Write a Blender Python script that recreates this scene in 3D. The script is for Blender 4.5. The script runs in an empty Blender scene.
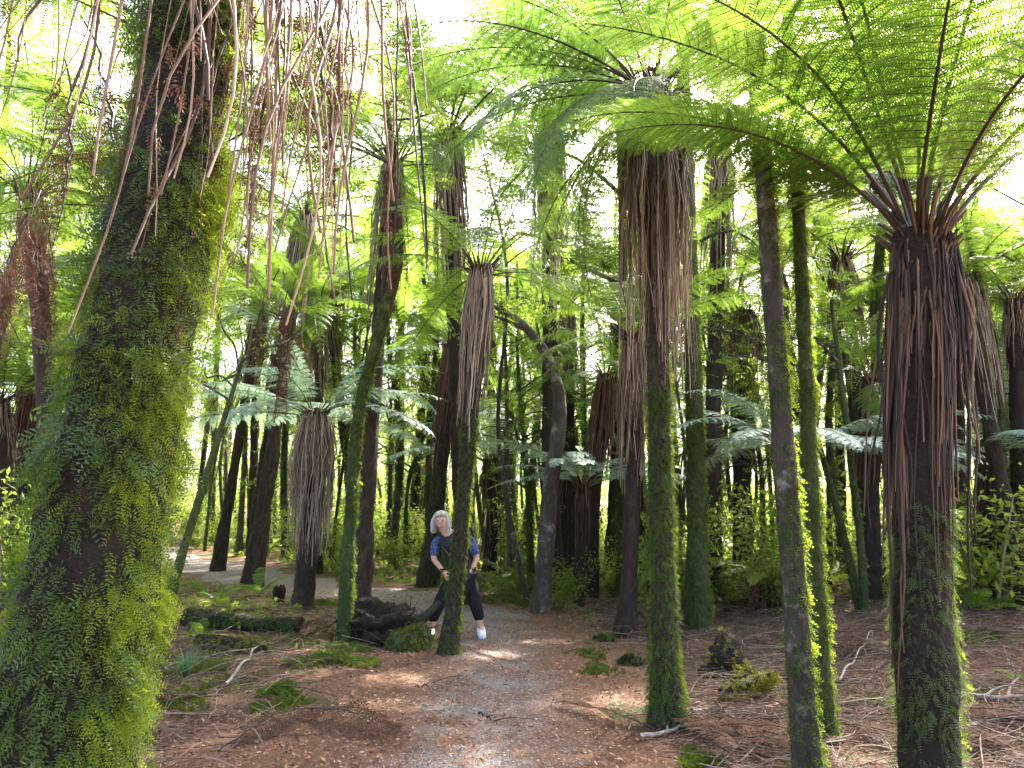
import bpy, math, random
import numpy as np
from mathutils import Vector

R = math.radians
scene = bpy.context.scene
COL = scene.collection

# ------------------------------------------------------------------ camera
CAM_Z, PITCH, F = 1.6, R(9.5), 731.0
cam_d = bpy.data.cameras.new("camera")
cam_d.sensor_width = 36.0
cam_d.lens = F / 1024.0 * 36.0
cam_d.clip_start = 0.05
cam_d.clip_end = 1500.0
cam = bpy.data.objects.new("camera", cam_d)
COL.objects.link(cam)
cam.location = (0, 0, CAM_Z)
cam.rotation_euler = (math.pi / 2 + PITCH, 0, 0)
scene.camera = cam

# ------------------------------------------------------------------ world, sun, exposure
SUN_EL, SUN_AZ = R(47), R(35)          # azimuth measured from +Y (view direction) towards +X
world = bpy.data.worlds.new("World")
scene.world = world
world.use_nodes = True
wn = world.node_tree
wn.nodes.clear()
wo = wn.nodes.new("ShaderNodeOutputWorld")
wb = wn.nodes.new("ShaderNodeBackground")
ws = wn.nodes.new("ShaderNodeTexSky")
ws.sky_type = 'NISHITA'
ws.sun_disc = False
ws.sun_elevation = SUN_EL
ws.sun_rotation = SUN_AZ
ws.air_density = 0.7
ws.dust_density = 6.0
ws.ozone_density = 0.4
wb.inputs[1].default_value = 0.15
wn.links.new(ws.outputs[0], wb.inputs[0])
wn.links.new(wb.outputs[0], wo.inputs[0])

sun_d = bpy.data.lights.new("sun", 'SUN')
sun_d.energy = 3.7
sun_d.angle = R(0.5)
sun_d.color = (1.0, 0.95, 0.86)
sun = bpy.data.objects.new("sun", sun_d)
COL.objects.link(sun)
sdir = Vector((math.sin(SUN_AZ) * math.cos(SUN_EL), math.cos(SUN_AZ) * math.cos(SUN_EL), math.sin(SUN_EL)))
sun.rotation_euler = sdir.to_track_quat('Z', 'Y').to_euler()
sun.location = sdir * 60

scene.view_settings.view_transform = 'Standard'
scene.view_settings.look = 'None'
scene.view_settings.exposure = 3.25
scene.view_settings.gamma = 1.0
scene.render.engine = 'CYCLES'
cy = scene.cycles
cy.use_denoising = True
cy.denoising_prefilter = 'NONE'
cy.max_bounces = 9
cy.diffuse_bounces = 7
cy.glossy_bounces = 2
cy.transmission_bounces = 6
cy.transparent_max_bounces = 6
cy.sample_clamp_indirect = 6.0
cy.use_adaptive_sampling = True
cy.adaptive_threshold = 0.02

# ------------------------------------------------------------------ helpers: ground and rays
def sst(a, b, x):
    t = np.clip((x - a) / (b - a), 0, 1)
    return t * t * (3 - 2 * t)

def H(x, y):
    x = np.asarray(x, float); y = np.asarray(y, float)
    z = 0.05 * np.sin(.55 * x + 1.3) * np.cos(.4 * y) + 0.025 * np.sin(1.7 * x + .6 * y) + .015 * np.cos(2.3 * y - 1.1 * x)
    z = z * (1 - .6 * np.exp(-(x / 1.6) ** 2))
    z = z + .18 * sst(2.0, 7.0, x) * sst(1, 5, y)
    z = z + .13 * np.exp(-((x + 3.6) / 1.6) ** 2 - ((y - 10.2) / .8) ** 2)
    z = z + .10 * np.exp(-((x + 2.3) / 1.0) ** 2 - ((y - 7.4) / 1.0) ** 2)
    z = z + .035 * np.clip(y - 24, 0, 60)
    return z

CP, SP = math.cos(PITCH), math.sin(PITCH)
def ray(px, py):
    a = (px - 512) / F; b = (384 - py) / F
    return Vector((a, CP - b * SP, SP + b * CP))
def at(px, py, Y):
    d = ray(px, py); t = Y / d.y
    return Vector((d.x * t, Y, CAM_Z + d.z * t))
def ground(px, py):
    d = ray(px, py); z = 0.0
    for _ in range(8):
        t = (z - CAM_Z) / d.z
        z = float(H(d.x * t, d.y * t))
    return Vector((d.x * t, d.y * t, z))

# ------------------------------------------------------------------ helpers: objects
def tag(o, label=None, cat=None, group=None, kind=None):
    if label: o["label"] = label
    if cat: o["category"] = cat
    if group: o["group"] = group
    if kind: o["kind"] = kind
    return o
def empty(name, loc, label=None, cat=None, group=None, rz=0):
    o = bpy.data.objects.new(name, None)
    o.empty_display_size = .1
    COL.objects.link(o)
    o.location = loc; o.rotation_euler = (0, 0, rz)
    return tag(o, label, cat, group)
def link(name, me, parent=None, loc=(0, 0, 0), rot=(0, 0, 0), sc=1.0):
    o = bpy.data.objects.new(name, me)
    COL.objects.link(o)
    o.parent = parent
    o.location = loc; o.rotation_euler = rot
    o.scale = (sc, sc, sc) if isinstance(sc, (int, float)) else sc
    return o
def copy_tree(o, parent=None, kids=None):
    c = o.copy(); COL.objects.link(c); c.parent = parent
    for ch in (kids[o] if kids and o in kids else list(o.children)):
        copy_tree(ch, c)
    return c

class MB:
    """collects vertices and quads with a material index; builds ONE mesh"""
    def __init__(s): s.v, s.f, s.m, s.sm, s.n = [], [], [], [], 0
    def add(s, v, f, m=0, smooth=False):
        v = np.asarray(v, float).reshape(-1, 3); f = np.asarray(f, int)
        if len(v) == 0: return s
        s.v.append(v); s.f.append(f + s.n); s.n += len(v)
        s.m.append(np.full(len(f), m)); s.sm.append(np.full(len(f), smooth))
        return s
    def mesh(s, name, mats):
        me = bpy.data.meshes.new(name)
        v = np.concatenate(s.v); f = np.concatenate(s.f)
        me.vertices.add(len(v)); me.vertices.foreach_set("co", v.ravel())
        me.loops.add(f.size); me.loops.foreach_set("vertex_index", f.ravel())
        me.polygons.add(len(f))
        me.polygons.foreach_set("loop_start", np.arange(len(f)) * 4)
        me.polygons.foreach_set("loop_total", np.full(len(f), 4))
        for m in (mats if isinstance(mats, (list, tuple)) else [mats]): me.materials.append(m)
        me.polygons.foreach_set("material_index", np.concatenate(s.m))
        me.polygons.foreach_set("use_smooth", np.concatenate(s.sm))
        me.update(calc_edges=True); me.validate()
        return me
    def build(s, name, mats, parent=None, **k):
        return link(name, s.mesh(name, mats), parent, **k)

def nrm(a): return a / np.maximum(np.linalg.norm(a, axis=-1, keepdims=True), 1e-9)
def tubes(P, Rr, sides=5, cap=True):
    """P [K,N,3], Rr [K,N] -> verts, quads"""
    P = np.asarray(P, float); Rr = np.asarray(Rr, float)
    if P.ndim == 2: P = P[None]; Rr = Rr[None]
    K, N, _ = P.shape
    T = nrm(np.gradient(P, axis=1))
    mean = nrm(P[:, -1] - P[:, 0])
    ref = np.where(np.abs(mean[:, 2:3]) > .8, np.array([[0., 1., 0.]]), np.array([[0., 0., 1.]]))[:, None, :]
    U = nrm(np.cross(T, ref)); V = np.cross(T, U)
    a = np.linspace(0, 2 * math.pi, sides, endpoint=False)
    ring = P[:, :, None, :] + Rr[:, :, None, None] * (np.cos(a)[None, None, :, None] * U[:, :, None, :] + np.sin(a)[None, None, :, None] * V[:, :, None, :])
    idx = np.arange(K * N * sides).reshape(K, N, sides)
    n2 = np.roll(idx, -1, axis=2)
    f = np.stack([idx[:, :-1], n2[:, :-1], n2[:, 1:], idx[:, 1:]], -1).reshape(-1, 4)
    return ring.reshape(-1, 3), f
def smooth_path(ctrl, n):
    c = np.asarray([tuple(p) for p in ctrl], float)
    d = np.concatenate([[0], np.cumsum(np.linalg.norm(np.diff(c, axis=0), axis=1))]); d /= d[-1]
    m = np.gradient(c, d, axis=0) if len(c) > 2 else np.repeat((c[1] - c[0])[None], 2, 0)
    t = np.linspace(0, 1, n); k = np.clip(np.searchsorted(d, t, side='right') - 1, 0, len(c) - 2)
    h = (d[k + 1] - d[k])[:, None]; u = ((t - d[k])[:, None]) / h
    return (2*u**3-3*u**2+1)*c[k] + (u**3-2*u**2+u)*h*m[k] + (-2*u**3+3*u**2)*c[k+1] + (u**3-u**2)*h*m[k+1]
def lump(p, s, seed=0):
    q = np.asarray(p) * s + seed * 1.7
    return (np.sin(q[..., 0] * 1.0 + 2 * np.sin(q[..., 1] * .7)) + np.sin(q[..., 1] * 1.3 + 1.7 * np.sin(q[..., 2] * .8)) + np.sin(q[..., 2] * 1.1 + 1.5 * np.sin(q[..., 0] * .9))) / 3

# ------------------------------------------------------------------ materials
def nodes(name):
    m = bpy.data.materials.new(name); m.use_nodes = True
    nt = m.node_tree; nt.nodes.clear()
    return m, nt, (lambda t: nt.nodes.new("ShaderNode" + t)), nt.links.new
def ramp(nt, stops):
    n = nt.nodes.new("ShaderNodeValToRGB"); e = n.color_ramp.elements
    while len(e) < len(stops): e.new(.5)
    for el, (p, c) in zip(e, stops): el.position = p; el.color = (*c, 1)
    return n
def leaf_mat(name, cols, trans, fac=.45, rough=.45, scale=3.0, spec=.4):
    m, nt, N, L = nodes(name)
    o = N("OutputMaterial"); p = N("BsdfPrincipled"); t = N("BsdfTranslucent"); mx = N("MixShader")
    g = N("NewGeometry"); no = N("TexNoise"); no.inputs["Scale"].default_value = scale; no.inputs["Detail"].default_value = 3
    oi = N("ObjectInfo"); ad = N("Math"); ad.operation = 'MULTIPLY_ADD'; ad.inputs[1].default_value = .45
    L(g.outputs["Position"], no.inputs["Vector"])
    L(oi.outputs["Random"], ad.inputs[0]); 
    s1 = N("Math"); s1.operation = 'MULTIPLY_ADD'; s1.inputs[1].default_value = 1.3; s1.inputs[2].default_value = -.37
    L(no.outputs["Fac"], s1.inputs[0]); L(s1.outputs[0], ad.inputs[2])
    rp = N("Math"); rp.operation = 'MULTIPLY_ADD'; rp.inputs[1].default_value = .3; L(g.outputs["Random Per Island"], rp.inputs[0]); L(ad.outputs[0], rp.inputs[2])
    sub = N("Math"); sub.operation = 'SUBTRACT'; sub.inputs[1].default_value = .3; L(rp.outputs[0], sub.inputs[0])
    k = len(cols) - 1
    r = ramp(nt, [(i / k, c) for i, c in enumerate(cols)]); L(sub.outputs[0], r.inputs[0])
    L(r.outputs[0], p.inputs["Base Color"])
    p.inputs["Roughness"].default_value = rough; p.inputs["Specular IOR Level"].default_value = spec
    hs = N("MixRGB"); hs.blend_type = 'MIX'; hs.inputs[0].default_value = .35; hs.inputs[1].default_value = (*trans, 1); L(r.outputs[0], hs.inputs[2])
    L(hs.outputs[0], t.inputs["Color"])
    mx.inputs[0].default_value = fac
    L(p.outputs[0], mx.inputs[1]); L(t.outputs[0], mx.inputs[2]); L(mx.outputs[0], o.inputs[0])
    return m
def bark_mat(name, cols, scale=8, stretch=.25, rough=.85, bump=.9, lichen=None):
    m, nt, N, L = nodes(name)
    o = N("OutputMaterial"); p = N("BsdfPrincipled"); tc = N("TexCoord"); mp = N("Mapping"); mp.inputs["Scale"].default_value = (1, 1, stretch)
    no = N("TexNoise"); no.inputs["Scale"].default_value = scale; no.inputs["Detail"].default_value = 8; no.inputs["Roughness"].default_value = .7
    oi = N("ObjectInfo"); a = N("Math"); a.operation = 'MULTIPLY_ADD'; a.inputs[1].default_value = .2
    L(tc.outputs["Object"], mp.inputs[0]); L(mp.outputs[0], no.inputs["Vector"])
    L(oi.outputs["Random"], a.inputs[0]); L(no.outputs["Fac"], a.inputs[2])
    s = N("Math"); s.operation = 'MULTIPLY_ADD'; s.inputs[1].default_value = 1.8; s.inputs[2].default_value = -.6; L(a.outputs[0], s.inputs[0])
    k = len(cols) - 1
    r = ramp(nt, [(i / k, c) for i, c in enumerate(cols)]); L(s.outputs[0], r.inputs[0])
    n2 = N("TexNoise"); n2.inputs["Scale"].default_value = scale * 5; n2.inputs["Detail"].default_value = 6; L(mp.outputs[0], n2.inputs["Vector"])
    b = N("Bump"); b.inputs["Strength"].default_value = bump; b.inputs["Distance"].default_value = .03; L(n2.outputs["Fac"], b.inputs["Height"])
    col = r.outputs[0]
    if lichen:
        n3 = N("TexNoise"); n3.inputs["Scale"].default_value = 4.5; n3.inputs["Detail"].default_value = 7; n3.inputs["Roughness"].default_value = .75; L(tc.outputs["Object"], n3.inputs["Vector"])
        m3 = ramp(nt, [(.54, (0, 0, 0)), (.66, (.75, .75, .75))]); L(n3.outputs["Fac"], m3.inputs[0])
        x3 = N("MixRGB"); L(m3.outputs[0], x3.inputs[0]); L(col, x3.inputs[1]); x3.inputs[2].default_value = (*lichen, 1); col = x3.outputs[0]
    L(col, p.inputs["Base Color"]); L(b.outputs[0], p.inputs["Normal"])
    p.inputs["Roughness"].default_value = rough; p.inputs["Specular IOR Level"].default_value = .25
    L(p.outputs[0], o.inputs[0])
    return m
def plain(name, col, rough=.6, spec=.4, var=.25, scale=40):
    m, nt, N, L = nodes(name)
    o = N("OutputMaterial"); p = N("BsdfPrincipled"); no = N("TexNoise"); no.inputs["Scale"].default_value = scale; no.inputs["Detail"].default_value = 4
    tc = N("TexCoord"); L(tc.outputs["Object"], no.inputs["Vector"])
    r = ramp(nt, [(.3, tuple(c * (1 - var) for c in col)), (.7, tuple(min(1, c * (1 + var)) for c in col))]); L(no.outputs["Fac"], r.inputs[0])
    L(r.outputs[0], p.inputs["Base Color"]); p.inputs["Roughness"].default_value = rough; p.inputs["Specular IOR Level"].default_value = spec
    L(p.outputs[0], o.inputs[0])
    return m
def stalk_mat(name, cols, rough=.6):
    m, nt, N, L = nodes(name)
    o = N("OutputMaterial"); p = N("BsdfPrincipled"); g = N("NewGeometry"); oi = N("ObjectInfo")
    a = N("Math"); a.operation = 'ADD'; L(g.outputs["Random Per Island"], a.inputs[0]); L(oi.outputs["Random"], a.inputs[1])
    fr = N("Math"); fr.operation = 'FRACT'; L(a.outputs[0], fr.inputs[0])
    k = len(cols) - 1
    r = ramp(nt, [(i / k, c) for i, c in enumerate(cols)]); L(fr.outputs[0], r.inputs[0])
    no = N("TexNoise"); no.inputs["Scale"].default_value = 30; L(g.outputs["Position"], no.inputs["Vector"])
    mu = N("MixRGB"); mu.blend_type = 'MULTIPLY'; mu.inputs[0].default_value = .6; L(r.outputs[0], mu.inputs[1]); L(no.outputs["Color"], mu.inputs[2])
    hs = N("HueSaturation"); hs.inputs["Saturation"].default_value = .95; hs.inputs["Value"].default_value = 1.3; L(mu.outputs[0], hs.inputs["Color"])
    L(r.outputs[0], p.inputs["Base Color"]); p.inputs["Roughness"].default_value = rough; p.inputs["Specular IOR Level"].default_value = .3
    L(p.outputs[0], o.inputs[0])
    return m

M = {}
M['fern'] = leaf_mat("fern_leaf", [(.035, .09, .011), (.07, .15, .016), (.12, .20, .022)], (.31, .47, .05), .5, .42)
M['fern_deep'] = leaf_mat("fern_leaf_deep", [(.02, .065, .014), (.035, .10, .02), (.06, .14, .025)], (.26, .44, .06), .46, .42)
M['skylit'] = leaf_mat("skylit_fern_leaf", [(.22, .33, .28), (.32, .43, .38), (.44, .53, .49)], (.3, .48, .22), .28, .36, spec=.7)  # sky sheen on the upper fronds is painted into this pale leaf colour
M['yellow'] = leaf_mat("yellow_fern_leaf", [(.14, .22, .03), (.2, .26, .03), (.28, .28, .05)], (.45, .5, .06), .45, .5)
M['dead'] = leaf_mat("dead_frond", [(.05, .026, .017), (.10, .048, .03), (.17, .09, .056)], (.14, .06, .035), .2, .8, spec=.1)
M['canopy'] = leaf_mat("canopy_leaf", [(.05, .10, .014), (.09, .16, .02), (.15, .22, .03)], (.36, .5, .06), .53, .45, 1.2)
M['shrub'] = leaf_mat("shrub_leaf", [(.06, .11, .015), (.10, .17, .025), (.16, .22, .04)], (.5, .62, .08), .55, .45, 2)
M['moss_sunlit'] = leaf_mat("sunlit_moss", [(.11, .16, .012), (.2, .28, .02), (.32, .39, .035)], (.5, .62, .05), .5, .7, 9, spec=.15)  # real moss, with the glow of sun and backlight put into its colour
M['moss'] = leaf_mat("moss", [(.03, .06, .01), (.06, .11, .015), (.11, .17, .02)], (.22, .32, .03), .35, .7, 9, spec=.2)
M['filmy'] = leaf_mat("filmy_fern_leaf", [(.028, .055, .011), (.06, .105, .018), (.13, .19, .05)], (.24, .36, .05), .38, .5, 7, spec=.4)
M['moss_gold'] = leaf_mat("golden_moss", [(.12, .11, .012), (.2, .19, .02), (.28, .27, .03)], (.3, .3, .03), .35, .8, 9, spec=.1)
M['rachis'] = plain("rachis", (.035, .022, .012), .5, .4)
M['rachis_green'] = plain("rachis_green", (.09, .11, .03), .5, .4)
M['ground_moss'] = leaf_mat('ground_moss', [(.045, .07, .011), (.085, .125, .018), (.15, .19, .03)], (.25, .33, .04), .35, .7, 4, spec=.15)
M['fern_bark'] = bark_mat("fern_bark", [(.012, .009, .007), (.03, .021, .015), (.075, .052, .036)], 14, .5)
M['dark_bark'] = bark_mat("dark_bark", [(.02, .017, .013), (.055, .047, .036), (.13, .115, .09)], 7, .35, lichen=(.26, .26, .21))
M['moss_bark'] = bark_mat("mossy_bark", [(.02, .022, .010), (.035, .05, .014), (.075, .09, .03)], 9, .6, lichen=(.14, .15, .07))
M['stalk'] = stalk_mat("dead_stalk", [(.055, .036, .026), (.15, .102, .073), (.28, .2, .148), (.46, .355, .275)])
M['stalk_pale'] = stalk_mat('pale_stalk', [(.08, .058, .045), (.2, .15, .115), (.33, .26, .205), (.5, .42, .34)])
M['stalk_brown'] = stalk_mat('brown_stalk', [(.045, .023, .012), (.12, .062, .033), (.21, .12, .068), (.33, .22, .135)])
M['stalk_dark'] = stalk_mat("dark_stalk", [(.012, .008, .006), (.035, .02, .013), (.09, .05, .03), (.21, .12, .068)])
M['stalk_red'] = stalk_mat("red_brown_stalk", [(.06, .028, .02), (.12, .058, .04), (.2, .105, .072)])
M['twig'] = stalk_mat("twig", [(.05, .03, .022), (.10, .062, .046), (.165, .11, .084), (.28, .2, .155)], .8)
M['litter'] = stalk_mat("leaf_litter", [(.07, .027, .015), (.17, .065, .034), (.27, .115, .06), (.2, .12, .07), (.40, .26, .16)], .8)
M['stone'] = stalk_mat("gravel", [(.10, .09, .09), (.17, .155, .155), (.25, .23, .225), (.36, .34, .33)], .8)
M['pale_wood'] = bark_mat("pale_wood", [(.16, .13, .11), (.3, .25, .21), (.46, .42, .37)], 12, 1)
M['root'] = bark_mat("dark_root", [(.008, .006, .005), (.02, .014, .010), (.045, .03, .02)], 10, 1)

def ground_mat(name, gravel):
    m, nt, N, L = nodes(name)
    o = N("OutputMaterial"); p = N("BsdfPrincipled"); g = N("NewGeometry")
    def noise(s, d=6, r=.6):
        n = N("TexNoise"); n.inputs["Scale"].default_value = s; n.inputs["Detail"].default_value = d; n.inputs["Roughness"].default_value = r
        L(g.outputs["Position"], n.inputs["Vector"]); return n
    a = noise(2.2); fine = noise(38, 8, .75)
    r1 = ramp(nt, [(.25, (.06, .033, .021)), (.5, (.165, .09, .056)), (.75, (.29, .175, .115))]); L(fine.outputs["Fac"], r1.inputs[0])
    gm = ramp(nt, [(.52, (0, 0, 0)), (.62, (1, 1, 1))]); b = noise(.9, 5); L(b.outputs["Fac"], gm.inputs[0])
    r2 = ramp(nt, [(.3, (.025, .028, .012)), (.55, (.05, .07, .018)), (.75, (.085, .11, .03))]); L(fine.outputs["Fac"], r2.inputs[0])
    mx = N("MixRGB"); L(r1.outputs[0], mx.inputs[1])
    if gravel:
        at_ = N("Attribute"); at_.attribute_name = "across"
        vo = N("TexVoronoi"); vo.inputs["Scale"].default_value = 75; L(g.outputs["Position"], vo.inputs["Vector"])
        r2 = ramp(nt, [(0., (.12, .105, .10)), (.5, (.23, .205, .195)), (1., (.40, .365, .35))]); L(vo.outputs["Color"], r2.inputs[0])
        ad = N("Math"); ad.operation = 'ADD'; L(a.outputs["Fac"], ad.inputs[0])
        mu = N("Math"); mu.operation = 'MULTIPLY_ADD'; mu.inputs[1].default_value = -.42; mu.inputs[2].default_value = .16
        L(at_.outputs["Fac"], mu.inputs[0]); L(mu.outputs[0], ad.inputs[1])
        f2 = N("Math"); f2.operation = 'MULTIPLY_ADD'; f2.inputs[1].default_value = .35; L(fine.outputs["Fac"], f2.inputs[0]); L(ad.outputs[0], f2.inputs[2])
        gm = ramp(nt, [(.68, (0, 0, 0)), (.90, (.75, .75, .75))]); L(f2.outputs[0], gm.inputs[0])
    L(gm.outputs[0], mx.inputs[0]); L(r2.outputs[0], mx.inputs[2])
    big = noise(.35, 3); rb = ramp(nt, [(.3, (.75, .75, .75)), (.7, (1.15, 1.12, 1.1))]); L(big.outputs["Fac"], rb.inputs[0])
    ml = N("MixRGB"); ml.blend_type = 'MULTIPLY'; ml.inputs[0].default_value = 1; L(mx.outputs[0], ml.inputs[1]); L(rb.outputs[0], ml.inputs[2])
    bp = N("Bump"); bp.inputs["Strength"].default_value = .9; bp.inputs["Distance"].default_value = .03; L(fine.outputs["Fac"], bp.inputs["Height"])
    L(ml.outputs[0], p.inputs["Base Color"]); L(bp.outputs[0], p.inputs["Normal"]); p.inputs["Roughness"].default_value = .9; p.inputs["Specular IOR Level"].default_value = .2
    L(p.outputs[0], o.inputs[0])
    return m
M['ground'] = ground_mat("forest_floor", False)
M['path'] = ground_mat("gravel_path", True)

# ------------------------------------------------------------------ ground and path
def axis(lo, hi, fine_lo, fine_hi, step):
    a = list(np.arange(fine_lo, fine_hi, step)); s = step; x = fine_lo
    while x > lo: s *= 1.25; x -= s; a.insert(0, x)
    s = step; x = a[-1]
    while x < hi: s *= 1.25; x += s; a.append(x)
    return np.array(a)
gx = axis(-420, 420, -9, 9, .12); gy = axis(-60, 600, 1.5, 20, .12)
X, Y = np.meshgrid(gx, gy, indexing='ij')
Z = H(X, Y) + np.where((np.abs(X) < 9) & (Y < 20) & (Y > 1), .012 * lump(np.stack([X, Y, X * 0], -1), 7), 0)
idx = np.arange(X.size).reshape(X.shape)
gf = np.stack([idx[:-1, :-1], idx[1:, :-1], idx[1:, 1:], idx[:-1, 1:]], -1).reshape(-1, 4)
tag(MB().add(np.stack([X, Y, Z], -1), gf, 0, True).build("ground", M['ground']), "brown forest floor littered with dead fern leaves", "ground", kind="structure")

pc = [(-.1, -3), (-.1, 1.5), (-.25, 4.5), (-.2, 6.), (-.12, 7.6), (-.2, 9.2), (-.75, 11.2), (-2.0, 13.2), (-4.0, 15.3), (-6.0, 17.5), (-9.8, 22.5), (-15, 28), (-24, 34)]
PATH = smooth_path([(a, b, 0) for a, b in pc], 260)
tp = nrm(np.gradient(PATH, axis=0)); sd = np.stack([tp[:, 1], -tp[:, 0], tp[:, 0] * 0], -1)
tt = np.linspace(-1, 1, 25)
hw = np.interp(np.arange(260), [0, 60, 110, 150, 200, 259], [1.25, 1.3, 1.15, 1.05, 1.25, 1.4])
hw = hw[:, None] * (1 + .16 * np.stack([np.sin(np.arange(260) * .35) + .6 * np.sin(np.arange(260) * .83)] * 25, 1) * np.sign(tt)[None])
pp = PATH[:, None] + sd[:, None] * (hw * tt[None])[..., None]
pp[..., 2] = H(pp[..., 0], pp[..., 1]) + .03 * (1 - np.abs(tt) ** 3)[None] - .012
pi_ = np.arange(260 * 25).reshape(260, 25)
pf = np.stack([pi_[:-1, :-1], pi_[:-1, 1:], pi_[1:, 1:], pi_[1:, :-1]], -1).reshape(-1, 4)
po = MB().add(pp, pf, 0, True).build("path", M['path'])
att = po.data.attributes.new("across", 'FLOAT', 'POINT'); att.data.foreach_set("value", (np.abs(tt)[None] - 1.1 * sst(9.5, 12.5, PATH[:, 1])[:, None]).ravel().astype(np.float32))
tag(po, "curving gravel walking path strewn with red brown leaves", "path", kind="structure")
def path_dist(x, y):
    x = np.asarray(x); out = np.full(x.shape, 99.)
    for k in range(0, 260, 2):
        out = np.minimum(out, np.hypot(x - PATH[k, 0], y - PATH[k, 1]))
    return out

# ------------------------------------------------------------------ fronds
def frond_mesh(name, L=2.3, npin=30, npul=20, w=.17, a0=55, a1=-15, stalk=.18, droop=.25, mat='fern', rmat='rachis', seed=0, r=.011, pw=.62, curl=1.3, midrib=True):
    g = np.random.default_rng(seed)
    n = 60; s = np.linspace(0, 1, n)
    e = R(a0) + (R(a1) - R(a0)) * s ** curl
    dx = np.cos(e) * L / (n - 1); dz = np.sin(e) * L / (n - 1)
    x = np.concatenate([[0], np.cumsum(dx[1:])]); z = np.concatenate([[0], np.cumsum(dz[1:])])
    y = L * .04 * g.uniform(-1, 1) * s ** 2 + L * .012 * np.sin(s * 6 + g.uniform(0, 6))
    P = np.stack([x, y, z], -1); T = nrm(np.gradient(P, axis=0))
    mb = MB()
    mb.add(*tubes(P[::4], (r * (1 - .85 * s))[::4], 5), 1, True)
    ps = np.repeat(stalk + (1 - stalk) * (np.arange(npin) + .5) / npin, 2) + g.uniform(-.3, .3, npin * 2) * (1 - stalk) / npin * .5
    side = np.tile([1., -1.], npin)
    def interp(A, q): return np.stack([np.interp(q, s, A[:, k]) for k in range(3)], -1)
    p0 = interp(P, ps); t0 = nrm(interp(T, ps))
    S = np.cross(np.array([0, 0, 1.]), t0); S = nrm(S) * side[:, None]
    Nn = nrm(np.cross(t0, S) * side[:, None])
    Nn = np.where(Nn[:, 2:3] < -2, -Nn, Nn)
    u_ = (ps - stalk) / (1 - stalk)
    prof = np.clip(np.minimum(1, .38 + u_ * 2.2), 0, 1) * np.clip((1 - u_) ** .62 * 1.18, 0, 1)
    pl = w * L * prof * g.uniform(.9, 1.08, npin * 2) + .01
    ph = np.radians(12 + 38 * u_ ** 2 + g.uniform(-5, 5, npin * 2))
    D = nrm(S * np.cos(ph)[:, None] + t0 * np.sin(ph)[:, None] + Nn * g.uniform(-.02, .16, npin * 2)[:, None])
    dr = droop * g.uniform(.6, 1.4, npin * 2)
    u = (np.arange(npul) + .6) / npul
    pos = p0[:, None] + D[:, None] * (pl[:, None] * u[None])[..., None] - Nn[:, None] * (dr * pl)[:, None, None] * (u ** 2)[None, :, None]
    if midrib:
        um = np.array([0, .35, .7, 1.])
        pm = p0[:, None] + D[:, None] * (pl[:, None] * um[None])[..., None] - Nn[:, None] * (dr * pl)[:, None, None] * (um ** 2)[None, :, None] 
        mb.add(*tubes(pm, (r * .22 * (1 - .7 * um))[None].repeat(len(pm), 0), 3), 1, True)
    De = nrm(D[:, None] - Nn[:, None] * (dr[:, None] * 2 * u[None])[..., None])
    fw = nrm(t0 - D * np.sum(t0 * D, -1, keepdims=True))
    sp = L * (1 - stalk) / npin
    plen = sp * pw * np.sqrt(np.clip(1 - u ** 2.5, .02, 1))[None] * np.clip(pl / (w * L) * 2.2, .3, 1)[:, None]
    wd = (pl / npul * .42)[:, None].repeat(npul, 1)
    vs = []
    for sg in (1, -1):
        d = nrm(fw[:, None] * sg + De * .42)
        q = plen[..., None] * g.uniform(.85, 1.1, plen.shape)[..., None]
        lift = Nn[:, None] * (g.uniform(-.28, .12, plen.shape) * plen)[..., None]
        a = pos - De * wd[..., None]; b = pos + De * wd[..., None]
        tip = pos + d * q + lift
        vs.append(np.stack([a, b, tip + De * wd[..., None] * .35, tip - De * wd[..., None] * .35], 2))
    v = np.stack(vs, 0).reshape(-1, 3)
    mb.add(v, np.arange(len(v)).reshape(-1, 4), 0)
    return mb.mesh(name, [M[mat], M[rmat]])

FR = {}
for kind, mat, rm in (('fern', 'fern', 'rachis'), ('deep', 'fern_deep', 'rachis'), ('skylit', 'skylit', 'rachis_green')):
    FR[kind] = {
        'up': [frond_mesh(kind + "_frond_upright", a0=66, a1=-2, mat=mat, rmat=rm, seed=1), frond_mesh(kind + "_frond_upright", a0=58, a1=-12, mat=mat, rmat=rm, seed=2)],
        'mid': [frond_mesh(kind + "_frond_arching", a0=44, a1=-30, mat=mat, rmat=rm, seed=3), frond_mesh(kind + "_frond_arching", a0=36, a1=-38, mat=mat, rmat=rm, seed=4, curl=1.1)],
        'low': [frond_mesh(kind + "_frond_spreading", a0=18, a1=-48, mat=mat, rmat=rm, seed=5, droop=.4), frond_mesh(kind + "_frond_spreading", a0=4, a1=-62, mat=mat, rmat=rm, seed=6, droop=.4, curl=1.0)]}
FR['near'] = {
    'up': [frond_mesh("near_frond", npin=36, npul=30, a0=68, a1=8, w=.19, pw=.76, mat='fern', seed=11, r=.014), frond_mesh("near_frond", npin=36, npul=30, a0=60, a1=0, w=.19, pw=.76, mat='fern', seed=12, r=.014)],
    'mid': [frond_mesh("near_frond", npin=36, npul=30, a0=48, a1=-22, w=.19, pw=.76, mat='fern', seed=13, r=.014), frond_mesh("near_frond", npin=36, npul=30, a0=40, a1=-30, w=.19, pw=.76, mat='fern', seed=14, r=.014)],
    'low': [frond_mesh("near_frond", npin=36, npul=30, a0=22, a1=-40, w=.19, mat='fern', seed=15, r=.014)]}
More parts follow.
